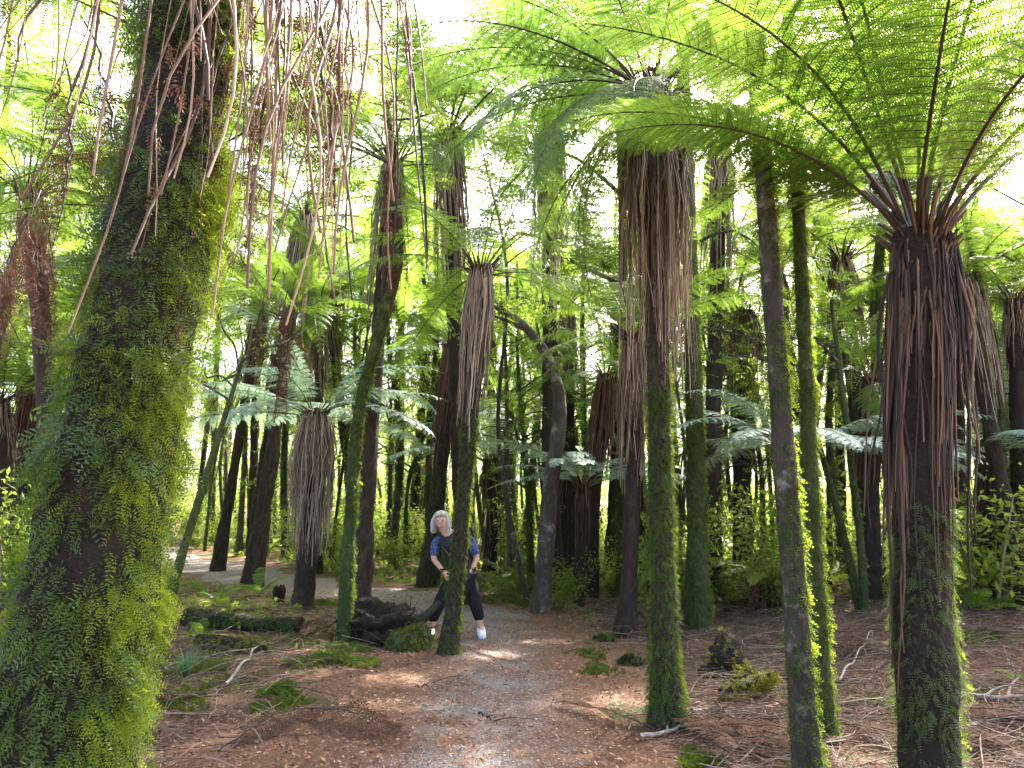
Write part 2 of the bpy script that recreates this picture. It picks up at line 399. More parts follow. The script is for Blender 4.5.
def crumple(me, amt, seed):
    n = len(me.vertices); co = np.empty(n * 3); me.vertices.foreach_get("co", co); v = co.reshape(-1, 3)
    v[:, 0] += amt * lump(v, 23, seed); v[:, 1] += amt * lump(v, 27, seed + 1) + amt * .6 * lump(v, 60, seed + 4); v[:, 2] += amt * lump(v, 25, seed + 2)
    me.vertices.foreach_set("co", v.ravel()); me.update(); return me
DEADF = [crumple(frond_mesh("dead_frond_hanging", L=2.0, npin=30, npul=20, a0=-70, a1=-90, w=.11, droop=1.5, mat='dead', rmat='rachis', seed=21, pw=.75, curl=.5), .03, 1),
         crumple(frond_mesh("dead_frond_hanging", L=2.0, npin=28, npul=20, a0=-60, a1=-92, w=.10, droop=1.8, mat='dead', rmat='rachis', seed=22, pw=.75, curl=.5), .035, 5)]
FR['skylit']['low'] = [frond_mesh('skylit_frond_flat', a0=26, a1=-24, mat='skylit', rmat='rachis_green', seed=7, droop=.3), frond_mesh('skylit_frond_flat', a0=14, a1=-30, mat='skylit', rmat='rachis_green', seed=9, droop=.3)]
SMALL = [frond_mesh("ground_fern_frond", L=1.0, npin=20, npul=9, a0=60, a1=-20, w=.16, mat='fern', rmat='rachis_green', seed=31, r=.006, pw=.8, midrib=False),
         frond_mesh("ground_fern_frond", L=1.0, npin=20, npul=9, a0=35, a1=-35, w=.16, mat='shrub', rmat='rachis_green', seed=32, r=.006, pw=.8, midrib=False)]
YFR = [frond_mesh("yellow_frond", L=1.0, npin=22, npul=14, a0=40, a1=-20, w=.2, mat='yellow', rmat='rachis_green', seed=33, r=.007, pw=.75)]

# ------------------------------------------------------------------ trunks, moss, skirts
def trunk_data(ctrl, r, n=48, sides=18, seed=0, lumpy=.12):
    """ctrl local points; r list of radii along; returns (P, Rr, verts, faces)"""
    P = smooth_path(ctrl, n)
    Rr = np.interp(np.linspace(0, 1, n), np.linspace(0, 1, len(r)), r)
    v, f = tubes(P, Rr, sides)
    V = v.reshape(n, sides, 3)
    c = P[:, None]
    k = 1 + lumpy * lump(V, 5.5, seed) + lumpy * .7 * lump(V, 15, seed + 3)
    V = c + (V - c) * k[..., None]
    return P, Rr, V, f
def on_trunk(V, P, K, g, lo=0., hi=1., thc=None, thw=None):
    n, sd_ = V.shape[:2]
    s = g.uniform(lo, hi, K) * (n - 1.001); i = s.astype(int); fs = (s - i)[:, None]
    cen = P[i] * (1 - fs) + P[i + 1] * fs
    th = g.uniform(0, sd_, K)
    j = th.astype(int) % sd_; ft = (th - th.astype(int))[:, None]; j2 = (j + 1) % sd_
    p = (V[i, j] * (1 - ft) + V[i, j2] * ft) * (1 - fs) + (V[i + 1, j] * (1 - ft) + V[i + 1, j2] * ft) * fs
    nn = nrm(p - cen)
    if thc is not None:
        d = np.array([math.sin(thc), math.cos(thc), 0]); w_ = (nn @ d)
        k = w_ > thw + g.uniform(-.35, .35, K)
        return p[k], nn[k]
    return p, nn
def sprigs(p, n, L, J, g, leaf=.35, wid=.13, down=.7, out=.6):
    """tiny drooping fern-like sprigs growing from points p with normals n"""
    K = len(p); L = L * g.uniform(.5, 1.35, K)
    m = nrm(n * out + np.array([0, 0, -down]) + g.normal(0, .4, (K, 3)))
    S = nrm(np.cross(m, n + g.normal(0, .25, (K, 3)))); Nn = np.cross(S, m)
    u = (np.arange(J) + .6) / J
    pos = p[:, None] + m[:, None] * (L[:, None] * u)[..., None] + (np.array([0, 0, -1.]) * .3)[None, None] * (L[:, None] * u ** 2)[..., None]
    ll = (L * leaf)[:, None] * np.sqrt(np.clip(1.05 - u ** 2, .05, 1)) * g.uniform(.7, 1.3, (K, J)); ww = (L * wid)[:, None, None]
    vs = []
    for sg in (1, -1):
        d = nrm(S[:, None] * sg + m[:, None] * .55 + Nn[:, None] * g.uniform(-.5, .4, (K, J, 1)))
        tip = pos + d * ll[..., None]; w2 = m[:, None] * ww
        mid = pos + d * ll[..., None] * .5
        vs.append(np.stack([pos, mid + w2, tip, mid - w2 * .6], 2))
    v = np.stack(vs, 0).reshape(-1, 3)
    return v, np.arange(len(v)).reshape(-1, 4)
def clump(p, n, g, seed, amt=.025):
    q = lump(p, 7, seed) * .7 + lump(p, 19, seed + 5) * .5
    k = g.uniform(0, 1, len(p)) < .62 + .75 * q
    return p[k] + n[k] * (amt * np.clip(q[k], -.2, 1))[:, None], n[k]
def trunk_part(root, ctrl, r, mat, seed=0, n=48, sides=18, lumpy=.12, name="trunk"):
    P, Rr, V, f = trunk_data(ctrl, r, n, sides, seed, lumpy)
    MB().add(V, f, 0, True).build(name, M[mat], root)
    return P, Rr, V
def stalk_paths(P, Rr, g, K, lo=.0, length=(.8, 2.0), spread=.10, flare=.05, N=9, th=None, wob=.02, skew=1.7, sway=.14, kink=.012):
    """dead leaf stalks that leave the trunk top, bend over and hang down round the trunk"""
    dist = np.concatenate([[0], np.cumsum(np.linalg.norm(np.diff(P, axis=0), axis=1))]); tot = dist[-1]
    a = g.uniform(0, 2 * math.pi, K) if th is None else th
    Ls = length[0] + (length[1] - length[0]) * g.uniform(0, 1, K) ** skew
    u = np.linspace(0, 1, N)
    s = np.clip(tot - lo - g.uniform(0, .25, K)[:, None] - Ls[:, None] * u[None], .02, tot)
    c = np.stack([np.interp(s, dist, P[:, k]) for k in range(3)], -1)
    rr = np.interp(s, dist, Rr)
    sp = g.uniform(.15, 1., K)[:, None] * spread
    off = rr * .9 + sp * (1 - np.exp(-u * 5))[None] * (1 + flare * u[None] * 4) + g.normal(0, wob, K)[:, None] * u[None]
    aa = a[:, None] + g.normal(0, sway, K)[:, None] * u[None] + g.normal(0, .06, K)[:, None] * np.sin(u[None] * 7 + g.uniform(0, 6, (K, 1)))
    c = c + np.stack([np.cos(aa) * off, np.sin(aa) * off, np.zeros_like(off)], -1)
    c[..., :2] += (g.normal(0, kink, (K, 1, 2)) * np.sin(u[None, :, None] * 11 + g.uniform(0, 6, (K, 1, 2)))) * np.minimum(1, spread * 8)
    c[..., 2] += (.10 * np.exp(-((u - .08) / .09) ** 2))[None]
    return c
def stalk_radius(c, g, r0=.008):
    K, N = c.shape[:2]
    return (r0 * g.uniform(.55, 1.3, K))[:, None] * np.linspace(1.15, .45, N)[None]
def put_fronds(root, top, kind, n, sc, g, tilt=0, low=.3, up=.35, az0=None, name="frond", avoid=None, extra=()):
    az = az0 if az0 is not None else g.uniform(0, 6.28)
    for k in range(n):
        az += 2.39996 + g.normal(0, .15)
        q = g.uniform()
        grp = 'up' if q < up else ('low' if q > 1 - low else 'mid')
        me = FR[kind][grp][g.integers(len(FR[kind][grp]))]
        s = sc * g.uniform(.8, 1.12)
        if avoid is not None and avoid(az % (2 * math.pi)): continue
        link(name, me, root, (top[0] + math.cos(az) * .05, top[1] + math.sin(az) * .05, top[2] + g.uniform(-.12, .03)), (g.normal(0, .08), R(g.normal(tilt, 5)), az), s)
    for (az_, grp, i, s, t) in extra:
        a_ = R(az_); me = FR[kind][grp][i % len(FR[kind][grp])]
        link(name, me, root, (top[0] + math.cos(a_) * .05, top[1] + math.sin(a_) * .05, top[2]), (0, R(t), a_), s)
def crown_tuft(root, top, r, g, mat='stalk_dark', K=110):
    """stubs of old leaf bases round the growing point"""
    a = g.uniform(0, 6.28, K); u = np.linspace(0, 1, 5); l = g.uniform(.05, .32, K)
    d = np.stack([np.cos(a), np.sin(a), np.zeros(K)], -1)
    st = np.asarray(top) + d * (r * g.uniform(.3, 1.0, K))[:, None] + np.array([0, 0, -.22])
    c = st[:, None] + d[:, None] * (l[:, None] * u ** 1.6 * .55)[..., None] + np.array([0, 0, 1.])[None, None] * (l[:, None] * (u + .5) * .8)[..., None]
    MB().add(*tubes(c, (.0095 * g.uniform(.5, 1.4, K))[:, None] * np.linspace(1.2, .6, 5)[None], 5), 0, True).build("crown_tuft", M[mat], root)

def tree_fern(label, base, top, r, kind='fern', n=14, sc=1.0, skirt=None, moss=None, seed=0, bark='fern_bark', group=None, tilt=0, low=.3, up=.35, mid=None, lumpy=.14, dead=0, single=0, extra=(), smat='stalk', avoid=None, name="tree_fern", dead_len=1.0):
    g = np.random.default_rng(seed)
    root = empty(name, base, label, "tree fern", group)
    b = np.array(base); t = np.array(top) - b
    ctrl = [np.array([-t[0] * .03, -t[1] * .03, -.25])] + ([np.array(m) - b for m in mid] if mid else [t * .35 + np.array([g.normal(0, .03), g.normal(0, .03), 0])]) + [t]
    P, Rr, V = trunk_part(root, ctrl, r, bark, seed, lumpy=lumpy, n=56)
    put_fronds(root, t, kind, n, sc, g, tilt, low, up, extra=extra, avoid=avoid)
    crown_tuft(root, t, r[-1], g, 'stalk_dark')
    if skirt:
        K, ln, spread, r0 = skirt
        c = stalk_paths(P, Rr, g, K, 0, ln, spread)
        rr = stalk_radius(c, g, r0)
        for q in range(min(single, K)):
            MB().add(*tubes(c[q], rr[q], 5), 0, True).build("dead_stalk", M[smat], root)
        if K > single:
            o = MB().add(*tubes(c[single:], rr[single:], 4), 0, True).build("dead_stalk_skirt", M[smat], root)
            tag(o, kind="stuff")
    for (mname, mat, K, L, J, lo, hi, thc, thw, kw) in (moss or []):
        p, nn = on_trunk(V, P, K, g, lo, hi, thc, thw)
        p, nn = clump(p, nn, g, seed + len(mname), .07 if r[0] == .25 else .025)
        o = MB().add(*sprigs(p, nn, L, J, g, **kw)).build(mname, M[mat], root)
        tag(o, kind="stuff")
    for q in range(dead):
        az = g.uniform(0, 6.28)
        link("dead_frond", DEADF[q % 2], root, tuple(t + np.array([math.cos(az) * (r[-1] + .04), math.sin(az) * (r[-1] + .04), -.1])), (0, R(g.normal(0, 6)), az), sc * dead_len * g.uniform(.5, .95))
    return root, P, Rr, V

SUNSIDE = R(60)  # trunk side where sunlight is painted as a lighter moss colour
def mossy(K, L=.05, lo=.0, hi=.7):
    return [("moss", 'moss', K, L, 4, lo, hi, None, None, {}), ("sunlit_moss", 'moss_sunlit', int(K * .8), L, 4, lo, hi, SUNSIDE, .45, {})]

# ---- the big mossy tree fern at the left edge
b = at(42, 700, 2.3); b.z = float(H(b.x, b.y))
t1 = at(222, -330, 2.62)
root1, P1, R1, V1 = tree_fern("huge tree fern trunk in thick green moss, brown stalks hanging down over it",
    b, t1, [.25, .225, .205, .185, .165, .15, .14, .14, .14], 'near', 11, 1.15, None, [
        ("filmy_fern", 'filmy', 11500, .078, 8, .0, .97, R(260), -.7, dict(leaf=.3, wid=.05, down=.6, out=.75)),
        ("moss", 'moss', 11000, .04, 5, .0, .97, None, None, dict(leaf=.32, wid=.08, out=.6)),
        ("sunlit_moss", 'moss_sunlit', 70000, .062, 8, .0, .97, R(82), .62, dict(leaf=.22, wid=.032, down=.6, out=.8)),  # feathery moss of its own kind, colour also lightened for the backlit edge
        ("tree_moss", 'moss_sunlit', 6000, .055, 7, .0, .5, R(190), .1, dict(leaf=.27, wid=.04, down=.5, out=.8))],
    seed=3, bark='root', mid=[at(106, 500, 2.32), at(148, 300, 2.36), at(182, 100, 2.44)], lumpy=.13, tilt=-14, low=0, up=.5)
g = np.random.default_rng(77)
K = 135
th = np.concatenate([g.normal(R(-18), .5, 97), g.normal(R(235), .7, 38)])
c = stalk_paths(P1, R1, g, K, .0, (1.75, 2.95), .62, .03, 19, th, .12, 1.3, .25, .035)
rr = stalk_radius(c, g, .0058) * g.choice([.6, 1., 1.6], K)[:, None]
for q in range(K):
    MB().add(*tubes(c[q], rr[q], 6), 0, True).build("dead_stalk", M['stalk_brown'], root1)
qi = g.integers(0, K // 2, 2600) * 2; ui = np.clip((g.integers(0, 5, 2600) * 3 + 5 + g.integers(0, 3, 2600)), 0, 18)
pl_ = c[qi, ui] + g.normal(0, .012, (2600, 3)); k_ = lump(pl_, 5, 9) > .05; pl_ = pl_[k_]
tag(MB().add(*sprigs(pl_, nrm(g.normal(0, 1, pl_.shape)), .05, 5, g, leaf=.35, wid=.09, down=1.1)).build("shrivelled_leaves", M['dead'], root1), kind="stuff")
for q, (px, py, Y_, sc_) in enumerate([(14, 175, 2.7, .36), (40, 190, 2.6, .33), (66, 60, 2.8, .5), (28, 215, 2.75, .32), (52, 225, 2.65, .28), (84, 20, 2.9, .6), (4, 230, 2.6, .32), (300, -60, 2.9, .8), (285, 20, 3.0, .6)]):
    link("dead_frond", DEADF[1], root1, tuple(at(px, py, Y_) - b), (0, R(g.normal(0, 5)), g.uniform(0, 6.28)), sc_)

# ---- tree fern at the right, seen from below its crown
b = Vector((at(921, 700, 3.9).x, 3.9, 0)); b.z = float(H(b.x, b.y)); tp_ = at(920, 235, 3.95)
r2_, P2, R2, V2 = tree_fern("near black tree fern trunk with long hanging stalks under a wide glowing green crown",
    b, tp_, [.17, .145, .135, .13, .135, .145, .14], 'near', 19, 1.0, (260, (.4, 2.1), .04, .0068), [
        ("filmy_fern", 'filmy', 3000, .045, 6, .0, .55, None, None, dict(leaf=.3, wid=.07)),
        ("sunlit_moss", 'moss_sunlit', 900, .04, 4, .0, .5, R(75), .6, {})], seed=8, single=100, smat='stalk_dark', bark='root', dead=0, low=.0, up=.6, tilt=-6, avoid=lambda a: abs(a - math.pi) < .5,
    extra=((186, 'mid', 0, .9, 4), (205, 'mid', 0, 1.0, -10), (172, 'mid', 1, 1.0, -12), (222, 'up', 0, 1.05, 0), (190, 'up', 1, 1.05, 4), (150, 'up', 1, 1.1, 0), (118, 'up', 0, 1.1, 0), (90, 'up', 1, 1.1, 0), (60, 'up', 0, 1.1, 0), (135, 'mid', 0, 1.1, -14), (105, 'mid', 1, 1.1, -14), (30, 'mid', 1, 1.1, -12)))

g = np.random.default_rng(18)
c = stalk_paths(P2, R2, g, 20, .0, (1.2, 2.4), .16, .03, 13, np.concatenate([g.normal(0, .5, 13), g.normal(R(195), .4, 7)]), .02, 1.0, .10)
tag(MB().add(*tubes(c, stalk_radius(c, g, .009), 5), 0, True).build("dead_stalk_fringe", M['stalk_dark'], r2_), kind="stuff")

# ---- mossy fern in the middle with a heavy skirt
b = ground(667, 726); tp_ = at(655, 95, b.y + .05)
root3, *_ = tree_fern("tall tree fern with bright mossy lower trunk and heavy shaggy skirt, right of the path",
    b, tp_, [.19, .10, .088, .085, .085, .09, .10, .12, .135], 'deep', 13, 1.0, (520, (.35, 2.5), .20, .0062), [
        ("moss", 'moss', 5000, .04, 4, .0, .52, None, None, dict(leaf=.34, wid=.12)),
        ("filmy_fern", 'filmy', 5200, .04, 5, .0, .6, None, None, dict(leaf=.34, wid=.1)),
        ("sunlit_moss", 'moss_sunlit', 6500, .035, 4, .0, .55, R(80), .62, {})], seed=5, single=100, smat='stalk', dead=5,
    extra=((178, 'mid', 0, 1.1, 6), (195, 'mid', 1, 1.1, 0), (165, 'up', 1, 1.05, 20), (160, 'low', 0, 1., 0), (210, 'low', 1, 1., 0), (250, 'low', 1, .8, 12), (290, 'low', 0, .75, 8), (225, 'low', 1, 1., 14)), dead_len=.8)

g = np.random.default_rng(28)
for (az, sc_, ti, i) in ((186, .95, 42, 0), (203, 1.0, 47, 1), (212, .85, 56, 0), (350, .8, 50, 0), (168, .95, 38, 1), (150, .9, 45, 0)):
    link("frond", FR['fern']['low'][i], root3, tuple(tp_ - b + Vector((math.cos(R(az)) * .12, math.sin(R(az)) * .12, -.05))), (R(g.normal(0, 8)), R(ti), R(az)), sc_)

# ---- the fern the walker hides behind
b = ground(447, 655); tp_ = at(481, 268, b.y)
tree_fern("tree fern with mossy foot and long pale skirt that the woman peeks from behind",
    b, tp_, [.14, .092, .08, .078, .08, .10, .13, .13], 'fern', 13, .92, (230, (.6, 1.9), .08, .008), mossy(4200, .04, 0, .62), seed=11, single=90, smat='stalk_pale', mid=[at(458, 560, b.y), at(470, 420, b.y)], dead=1, dead_len=.6)

# ------------------------------------------------------------------ other ferns one can tell apart
def fern_px(label, bp, tpx, r, kind, n, sc, skirt, mossK=0, seed=0, **k):
    b = ground(*bp); t = at(tpx[0], tpx[1], b.y + k.pop('dy', 0))
    return tree_fern(label, b, t, [q_ * .82 for q_ in r], kind, n, sc, skirt, mossy(mossK, .05, 0, k.pop('mhi', .6)) if mossK else None, seed, **k)
fern_px("skylit fern with massive grey brown skirt and pale blue green fronds, left of path", (303, 608), (316, 412), [.24, .20, .19, .2, .22, .24, .2], 'skylit', 18, 1.15, (360, (.7, 2.2), .18, .008), 0, 21, low=.75, up=.08, smat='stalk_pale', single=0)
fern_px("leaning tree fern with moss green trunk and rusty skirt near the path's far bend", (252, 585), (288, 318), [.24, .2, .18, .17, .17, .16], 'fern', 12, 1.0, (150, (.8, 2.4), .12, .010), 2600, 22, smat='stalk_red', dead=4)
fern_px("thick tree fern with a red brown skirt standing just behind the woman", (428, 586), (452, 345), [.34, .22, .19, .19, .2, .2, .18], 'fern', 13, .95, (220, (1.0, 2.6), .10, .010), 2600, 23, smat='stalk_red', mhi=.5)
fern_px("slender tree fern with reddish skirt beyond the path, between woman and dark leaning trunk", (494, 566), (506, 392), [.22, .18, .17, .18, .19, .17], 'fern', 12, .95, (180, (1.0, 2.4), .12, .011), 0, 24, smat='stalk_red')
fern_px("short dark tree fern topped by a flat umbrella of pale fronds", (577, 607), (583, 484), [.19, .13, .11, .11, .12], 'skylit', 15, .85, (70, (.3, 1.0), .05, .008), 0, 25, low=.55, up=.08, smat='stalk_dark')
fern_px("dark tree fern with brown skirt right behind the short umbrella shaped fern", (591, 597), (606, 375), [.21, .15, .13, .14, .16, .15], 'fern', 12, .9, (200, (.9, 2.0), .12, .010), 0, 26, smat='stalk_red')
fern_px("black tree fern trunk with flared foot and stringy skirt beside the mossy skirted fern", (625, 637), (634, 335), [.22, .145, .125, .125, .13, .15, .15], 'fern', 12, .9, (200, (.9, 2.1), .10, .008), 0, 27, smat='stalk')
fern_px("dark tree fern behind the tall moss covered trunk, with purple brown skirt", (713, 577), (713, 425), [.24, .2, .18, .2, .22], 'skylit', 15, 1.2, (160, (.8, 2.0), .12, .011), 0, 28, smat='stalk_dark', low=.4)
fern_px("broad tree fern with a wide fraying skirt behind the pair of slim poles", (742, 585), (742, 312), [.26, .22, .22, .24, .28, .3, .25], 'fern', 14, 1.0, (300, (.8, 2.0), .22, .011), 0, 29, smat='stalk', dead=4)
fern_px("skylit fern spreading pale fronds low behind the slim mossy poles", (792, 622), (790, 446), [.2, .14, .13, .13, .14], 'skylit', 17, .98, (90, (.4, 1.2), .08, .008), 0, 30, low=.7, up=.1, smat='stalk_dark')
fern_px("skylit fern at the right rim with pale fronds beside a mossy trunk", (985, 604), (990, 455), [.2, .15, .14, .14, .14], 'skylit', 15, .9, (90, (.4, 1.4), .08, .008), 0, 31, low=.7, up=.1, smat='stalk_dark')
fern_px("mossy tree fern cut by the right rim of the view", (1022, 605), (1016, 300), [.22, .16, .15, .15, .15], 'fern', 13, 1.0, (80, (.4, 1.4), .08, .009), 1800, 32)
fern_px("tree fern with dark flared foot partly hidden by the near black trunk", (868, 604), (872, 380), [.26, .17, .15, .15, .15], 'fern', 12, .95, (120, (.6, 1.8), .10, .009), 0, 33, smat='stalk_dark')
fern_px("tree fern hidden behind the huge mossy trunk, its green fronds fanning out past it", (70, 640), (30, 190), [.2, .15, .14, .14], 'fern', 16, 1.05, (80, (.4, 1.2), .08, .009), 0, 34)
fern_px("low tree fern on the left with feathery green fronds below the dead curls", (18, 610), (0, 400), [.2, .15, .14, .14], 'fern', 14, .9, (60, (.4, 1.0), .08, .009), 0, 35)
fern_px("distant tree fern with rusty skirt seen between the dark leaning trunk and the umbrella fern", (560, 556), (558, 430), [.24, .2, .2, .2], 'fern', 11, 1.0, (120, (1., 2.6), .12, .014), 0, 36, smat='stalk_red')
fern_px("tall tree fern in the back whose crown closes the gap over the path", (398, 548), (402, 195), [.24, .2, .18, .17], 'fern', 16, 1.5, (110, (1., 2.6), .14, .014), 0, 37, dead=4)
fern_px("tall tree fern in the back crowned above the broad skirted one", (800, 556), (830, 215), [.24, .2, .18, .17], 'fern', 16, 1.5, (110, (1., 2.6), .14, .014), 0, 38, dead=3)

# small yellow green fern on a stubby brown base
b = ground(762, 612); t = at(764, 580, b.y) - b
rt = empty("small_tree_fern", b, "knee high tree fern with yellow green fronds on a stubby rusty base", "tree fern")
g = np.random.default_rng(41)
P, Rr, V = trunk_part(rt, [(0, 0, -.1), (0, 0, t.z * .5), tuple(t)], [.11, .09, .1], 'fern_bark', 4, 20, 12, .2)
c = stalk_paths(P, Rr, g, 90, 0, (.2, .6), .1); MB().add(*tubes(c, stalk_radius(c, g, .007), 4), 0, True).build("dead_stalk_skirt", M['stalk_red'], rt)
crown_tuft(rt, t, .1, g, 'stalk_red', 40)
for k in range(13):
    az = k * 2.4; link("frond", YFR[0], rt, tuple(t), (0, R(g.normal(6, 6)), az), g.uniform(.9, 1.3))

# ------------------------------------------------------------------ poles and broadleaf trees one can tell apart
def leaf_cloud(cent, rad, K, size, g, flat=.5):
    """leaf sized diamonds scattered in clumps round the centres"""
    cent = np.asarray(cent, float); i = g.integers(len(cent), size=K)
    p = cent[i] + g.normal(0, 1, (K, 3)) * np.asarray(rad)[i][:, None] * np.array([1, 1, .55])
    n = nrm(g.normal(0, 1, (K, 3)) * np.array([flat, flat, 1.]))
    a = nrm(np.cross(n, g.normal(0, 1, (K, 3)))); bb = np.cross(n, a)
    s = size * g.uniform(.6, 1.4, K)[:, None]
    v = np.stack([p - a * s, p + bb * s * .42 - n * s * .12, p + a * s, p - bb * s * .42 - n * s * .12], 1).reshape(-1, 3)
    return v, np.arange(len(v)).reshape(-1, 4)
def feather_cloud(cent, rad, K, L, g, J=7):
    """feathery sprays spread in clumps round the centres"""
    cent = np.asarray(cent, float); i = g.integers(len(cent), size=K)
    p = cent[i] + g.normal(0, 1, (K, 3)) * np.asarray(rad)[i][:, None] * np.array([1, 1, .5])
    a = g.uniform(0, 6.28, K); n = np.stack([np.cos(a), np.sin(a), g.uniform(-.2, .5, K)], -1)
    return sprigs(p, n, L, J, g, leaf=.32, wid=.055, down=.25, out=1.0)
def limbs_and_crown(root, P, Rr, g, nl, ln, K, size, lo=.6, mat='canopy', bark='dark_bark', up=.5, crad=.45, kf=.10):
    cents, rads = [], []
    for q in range(nl):
        s = g.uniform(lo, 1) if q else .99
        p0 = np.array([np.interp(s, np.linspace(0, 1, len(P)), P[:, k]) for k in range(3)])
        az = q * 2.4 + g.normal(0, .4); l = ln * g.uniform(.6, 1.2) * (1.1 - .5 * (s - lo) / (1 - lo + 1e-6))
        d = np.array([math.cos(az), math.sin(az), 0])
        pts = [p0, p0 + d * l * .35 + np.array([0, 0, l * up * .35]), p0 + d * l * .7 + np.array([0, 0, l * up * .55]) + g.normal(0, .08 * l, 3), p0 + d * l + np.array([0, 0, l * up * .6]) + g.normal(0, .1 * l, 3)]
        pp_ = smooth_path(pts, 9); r0 = np.interp(s, np.linspace(0, 1, len(Rr)), Rr) * .5
        MB().add(*tubes(pp_, np.linspace(r0, .008, 9), 6), 0, True).build("limb", M[bark], root)
        for w_ in (4, 6, 7, 8):
            for _ in range(2): cents.append(pp_[w_] + g.normal(0, .18 * l, 3)); rads.append(crad * l * g.uniform(.2, .45))
    o = MB().add(*feather_cloud(cents, rads, int(K * kf), size * 5.5, g)).build("crown", M[mat], root)
    return o
def pole_px(label, pts, Yd, r, bark, mossK, seed, topz, cat="tree", name="slim_tree", nl=7, bright=1.0, lumpy=.1, size=.05, K=2600, thc=R(75), dyt=.3):
    g = np.random.default_rng(seed)
    b = ground(*pts[0]) if Yd is None else None
    if b is None:
        b = at(pts[0][0], pts[0][1], Yd); b.z = float(H(b.x, b.y))
    W = [at(x, y, b.y) - b for x, y in pts[1:]]
    last = W[-1]; prev = W[-2] if len(W) > 1 else Vector((0, 0, 0))
    d = (last - prev).normalized()
    ext = last + Vector((d.x, d.y + dyt * .1, d.z)) * max(.1, (topz - last.z))
    ctrl = [Vector((0, 0, -.2))] + W + [ext]
    root = empty(name, b, label, cat)
    P, Rr, V = trunk_part(root, ctrl, r, bark, seed, n=64, sides=14, lumpy=lumpy)
    limbs_and_crown(root, P, Rr, g, nl, 1.6, K, size, lo=.78)
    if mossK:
        for (mn, mat, k2, tc, tw) in (("moss", 'moss', mossK, None, None), ("sunlit_moss", 'moss_sunlit', int(mossK * bright), thc, .45)):
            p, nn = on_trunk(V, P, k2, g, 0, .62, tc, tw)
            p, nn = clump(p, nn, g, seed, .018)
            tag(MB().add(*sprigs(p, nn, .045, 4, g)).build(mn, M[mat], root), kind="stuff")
    return root, P, Rr, V
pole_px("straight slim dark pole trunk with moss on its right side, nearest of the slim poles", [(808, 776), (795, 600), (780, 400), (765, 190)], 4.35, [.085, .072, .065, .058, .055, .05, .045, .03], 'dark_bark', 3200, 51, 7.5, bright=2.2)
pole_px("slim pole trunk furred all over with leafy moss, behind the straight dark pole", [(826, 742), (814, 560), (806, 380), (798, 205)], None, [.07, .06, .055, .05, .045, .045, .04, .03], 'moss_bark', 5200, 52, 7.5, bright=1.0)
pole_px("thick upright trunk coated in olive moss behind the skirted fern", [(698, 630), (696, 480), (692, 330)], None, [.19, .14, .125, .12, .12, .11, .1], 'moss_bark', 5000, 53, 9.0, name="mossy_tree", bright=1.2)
pole_px("slender mossy trunk that curves right above the uprooted stump", [(343, 641), (350, 520), (362, 395), (383, 320), (398, 265), (392, 175)], None, [.105, .08, .075, .07, .07, .06, .05, .03], 'moss_bark', 3600, 54, 7.0, name="crooked_tree", bright=.8)
r_, P, Rr, V = pole_px("bare dark trunk leaning right with a crooked left bending top", [(539, 613), (549, 500), (556, 380), (552, 368), (540, 345), (520, 322), (497, 308)], None, [.17, .13, .12, .115, .11, .085, .07, .03], 'dark_bark', 0, 55, 3.9, name="crooked_tree", nl=5, K=1500)
pole_px("thin leaning stem rising beside the huge mossy trunk", [(152, 668), (175, 580), (205, 480)], None, [.07, .05, .04, .03, .02], 'moss_bark', 500, 56, 3.2, name="sapling", nl=5, K=260, size=.05, bright=.4)
pole_px("thin stem slanting left in the thicket behind the mossy pole", [(862, 612), (846, 545), (826, 470)], None, [.06, .05, .045, .04, .02], 'moss_bark', 500, 57, 4.0, name="sapling", nl=5, K=500)
pole_px("thin upright stem crossing the slanting one in the thicket", [(864, 614), (862, 560), (852, 470)], None, [.06, .05, .045, .04, .02], 'moss_bark', 500, 58, 4.5, name="sapling", nl=5, K=500)
pole_px("very thin dark bare stem in front of the rusty skirted ferns", [(588, 585), (586, 480), (584, 362)], None, [.05, .04, .03, .03, .02], 'dark_bark', 0, 59, 4.5, name="sapling", nl=4, K=300)
pole_px("grey green trunk slanting right behind the umbrella fern", [(607, 575), (616, 500), (628, 400)], None, [.12, .1, .1, .09, .06], 'moss_bark', 900, 60, 6.0, name="slim_tree", nl=6)

# dead curls caught on the crooked mossy tree, and hanging vines
g = np.random.default_rng(91)
b = at(392, 165, 8.7)
rt = empty("hanging_dead_foliage", b, "column of rusty dead leaves hanging on the curved slender trunk", "dead foliage")
for k in range(7):
    link("dead_frond", DEADF[k % 2], rt, (g.normal(0, .10), g.normal(-.1, .08), g.uniform(-1.5, .6)), (0, R(g.uniform(-5, 5)), g.uniform(0, 6.28)), g.uniform(.4, .7))
b = at(272, 300, 8.0)
rt = empty("hanging_dead_foliage", b, "clump of rusty dead leaves hanging above the pale blue fern", "dead foliage")
for k in range(7):
    link("dead_frond", DEADF[k % 2], rt, (g.normal(0, .12), g.normal(0, .1), g.uniform(-.9, .2)), (0, R(g.uniform(-5, 5)), g.uniform(0, 6.28)), g.uniform(.35, .6))
def vine(label, pts, Y, r):
    p = smooth_path([at(x, y, Y) for x, y in pts], 40); c = p[0].copy()
    o = MB().add(*tubes(p - c, np.full(40, r) * (1 + .25 * np.sin(np.arange(40) * 1.9)), 6), 0, True).build("hanging_vine", M['stalk_dark'], loc=tuple(c))
    tag(o, label, "vine", "thin vines hanging from the canopy")
vine("long dark vine hanging from the canopy beside the curved slender trunk", [(404, -60), (408, 40), (420, 130), (425, 200), (427, 262)], 5.2, .010)
vine("pale thin vine hanging down just left of the long dark vine", [(392, -60), (398, 20), (396, 90), (398, 180), (392, 260)], 5.6, .008)
vine("thin vine strung down behind the hanging brown stalks", [(330, -60), (338, 30), (352, 120), (346, 230), (352, 300)], 5.4, .007)

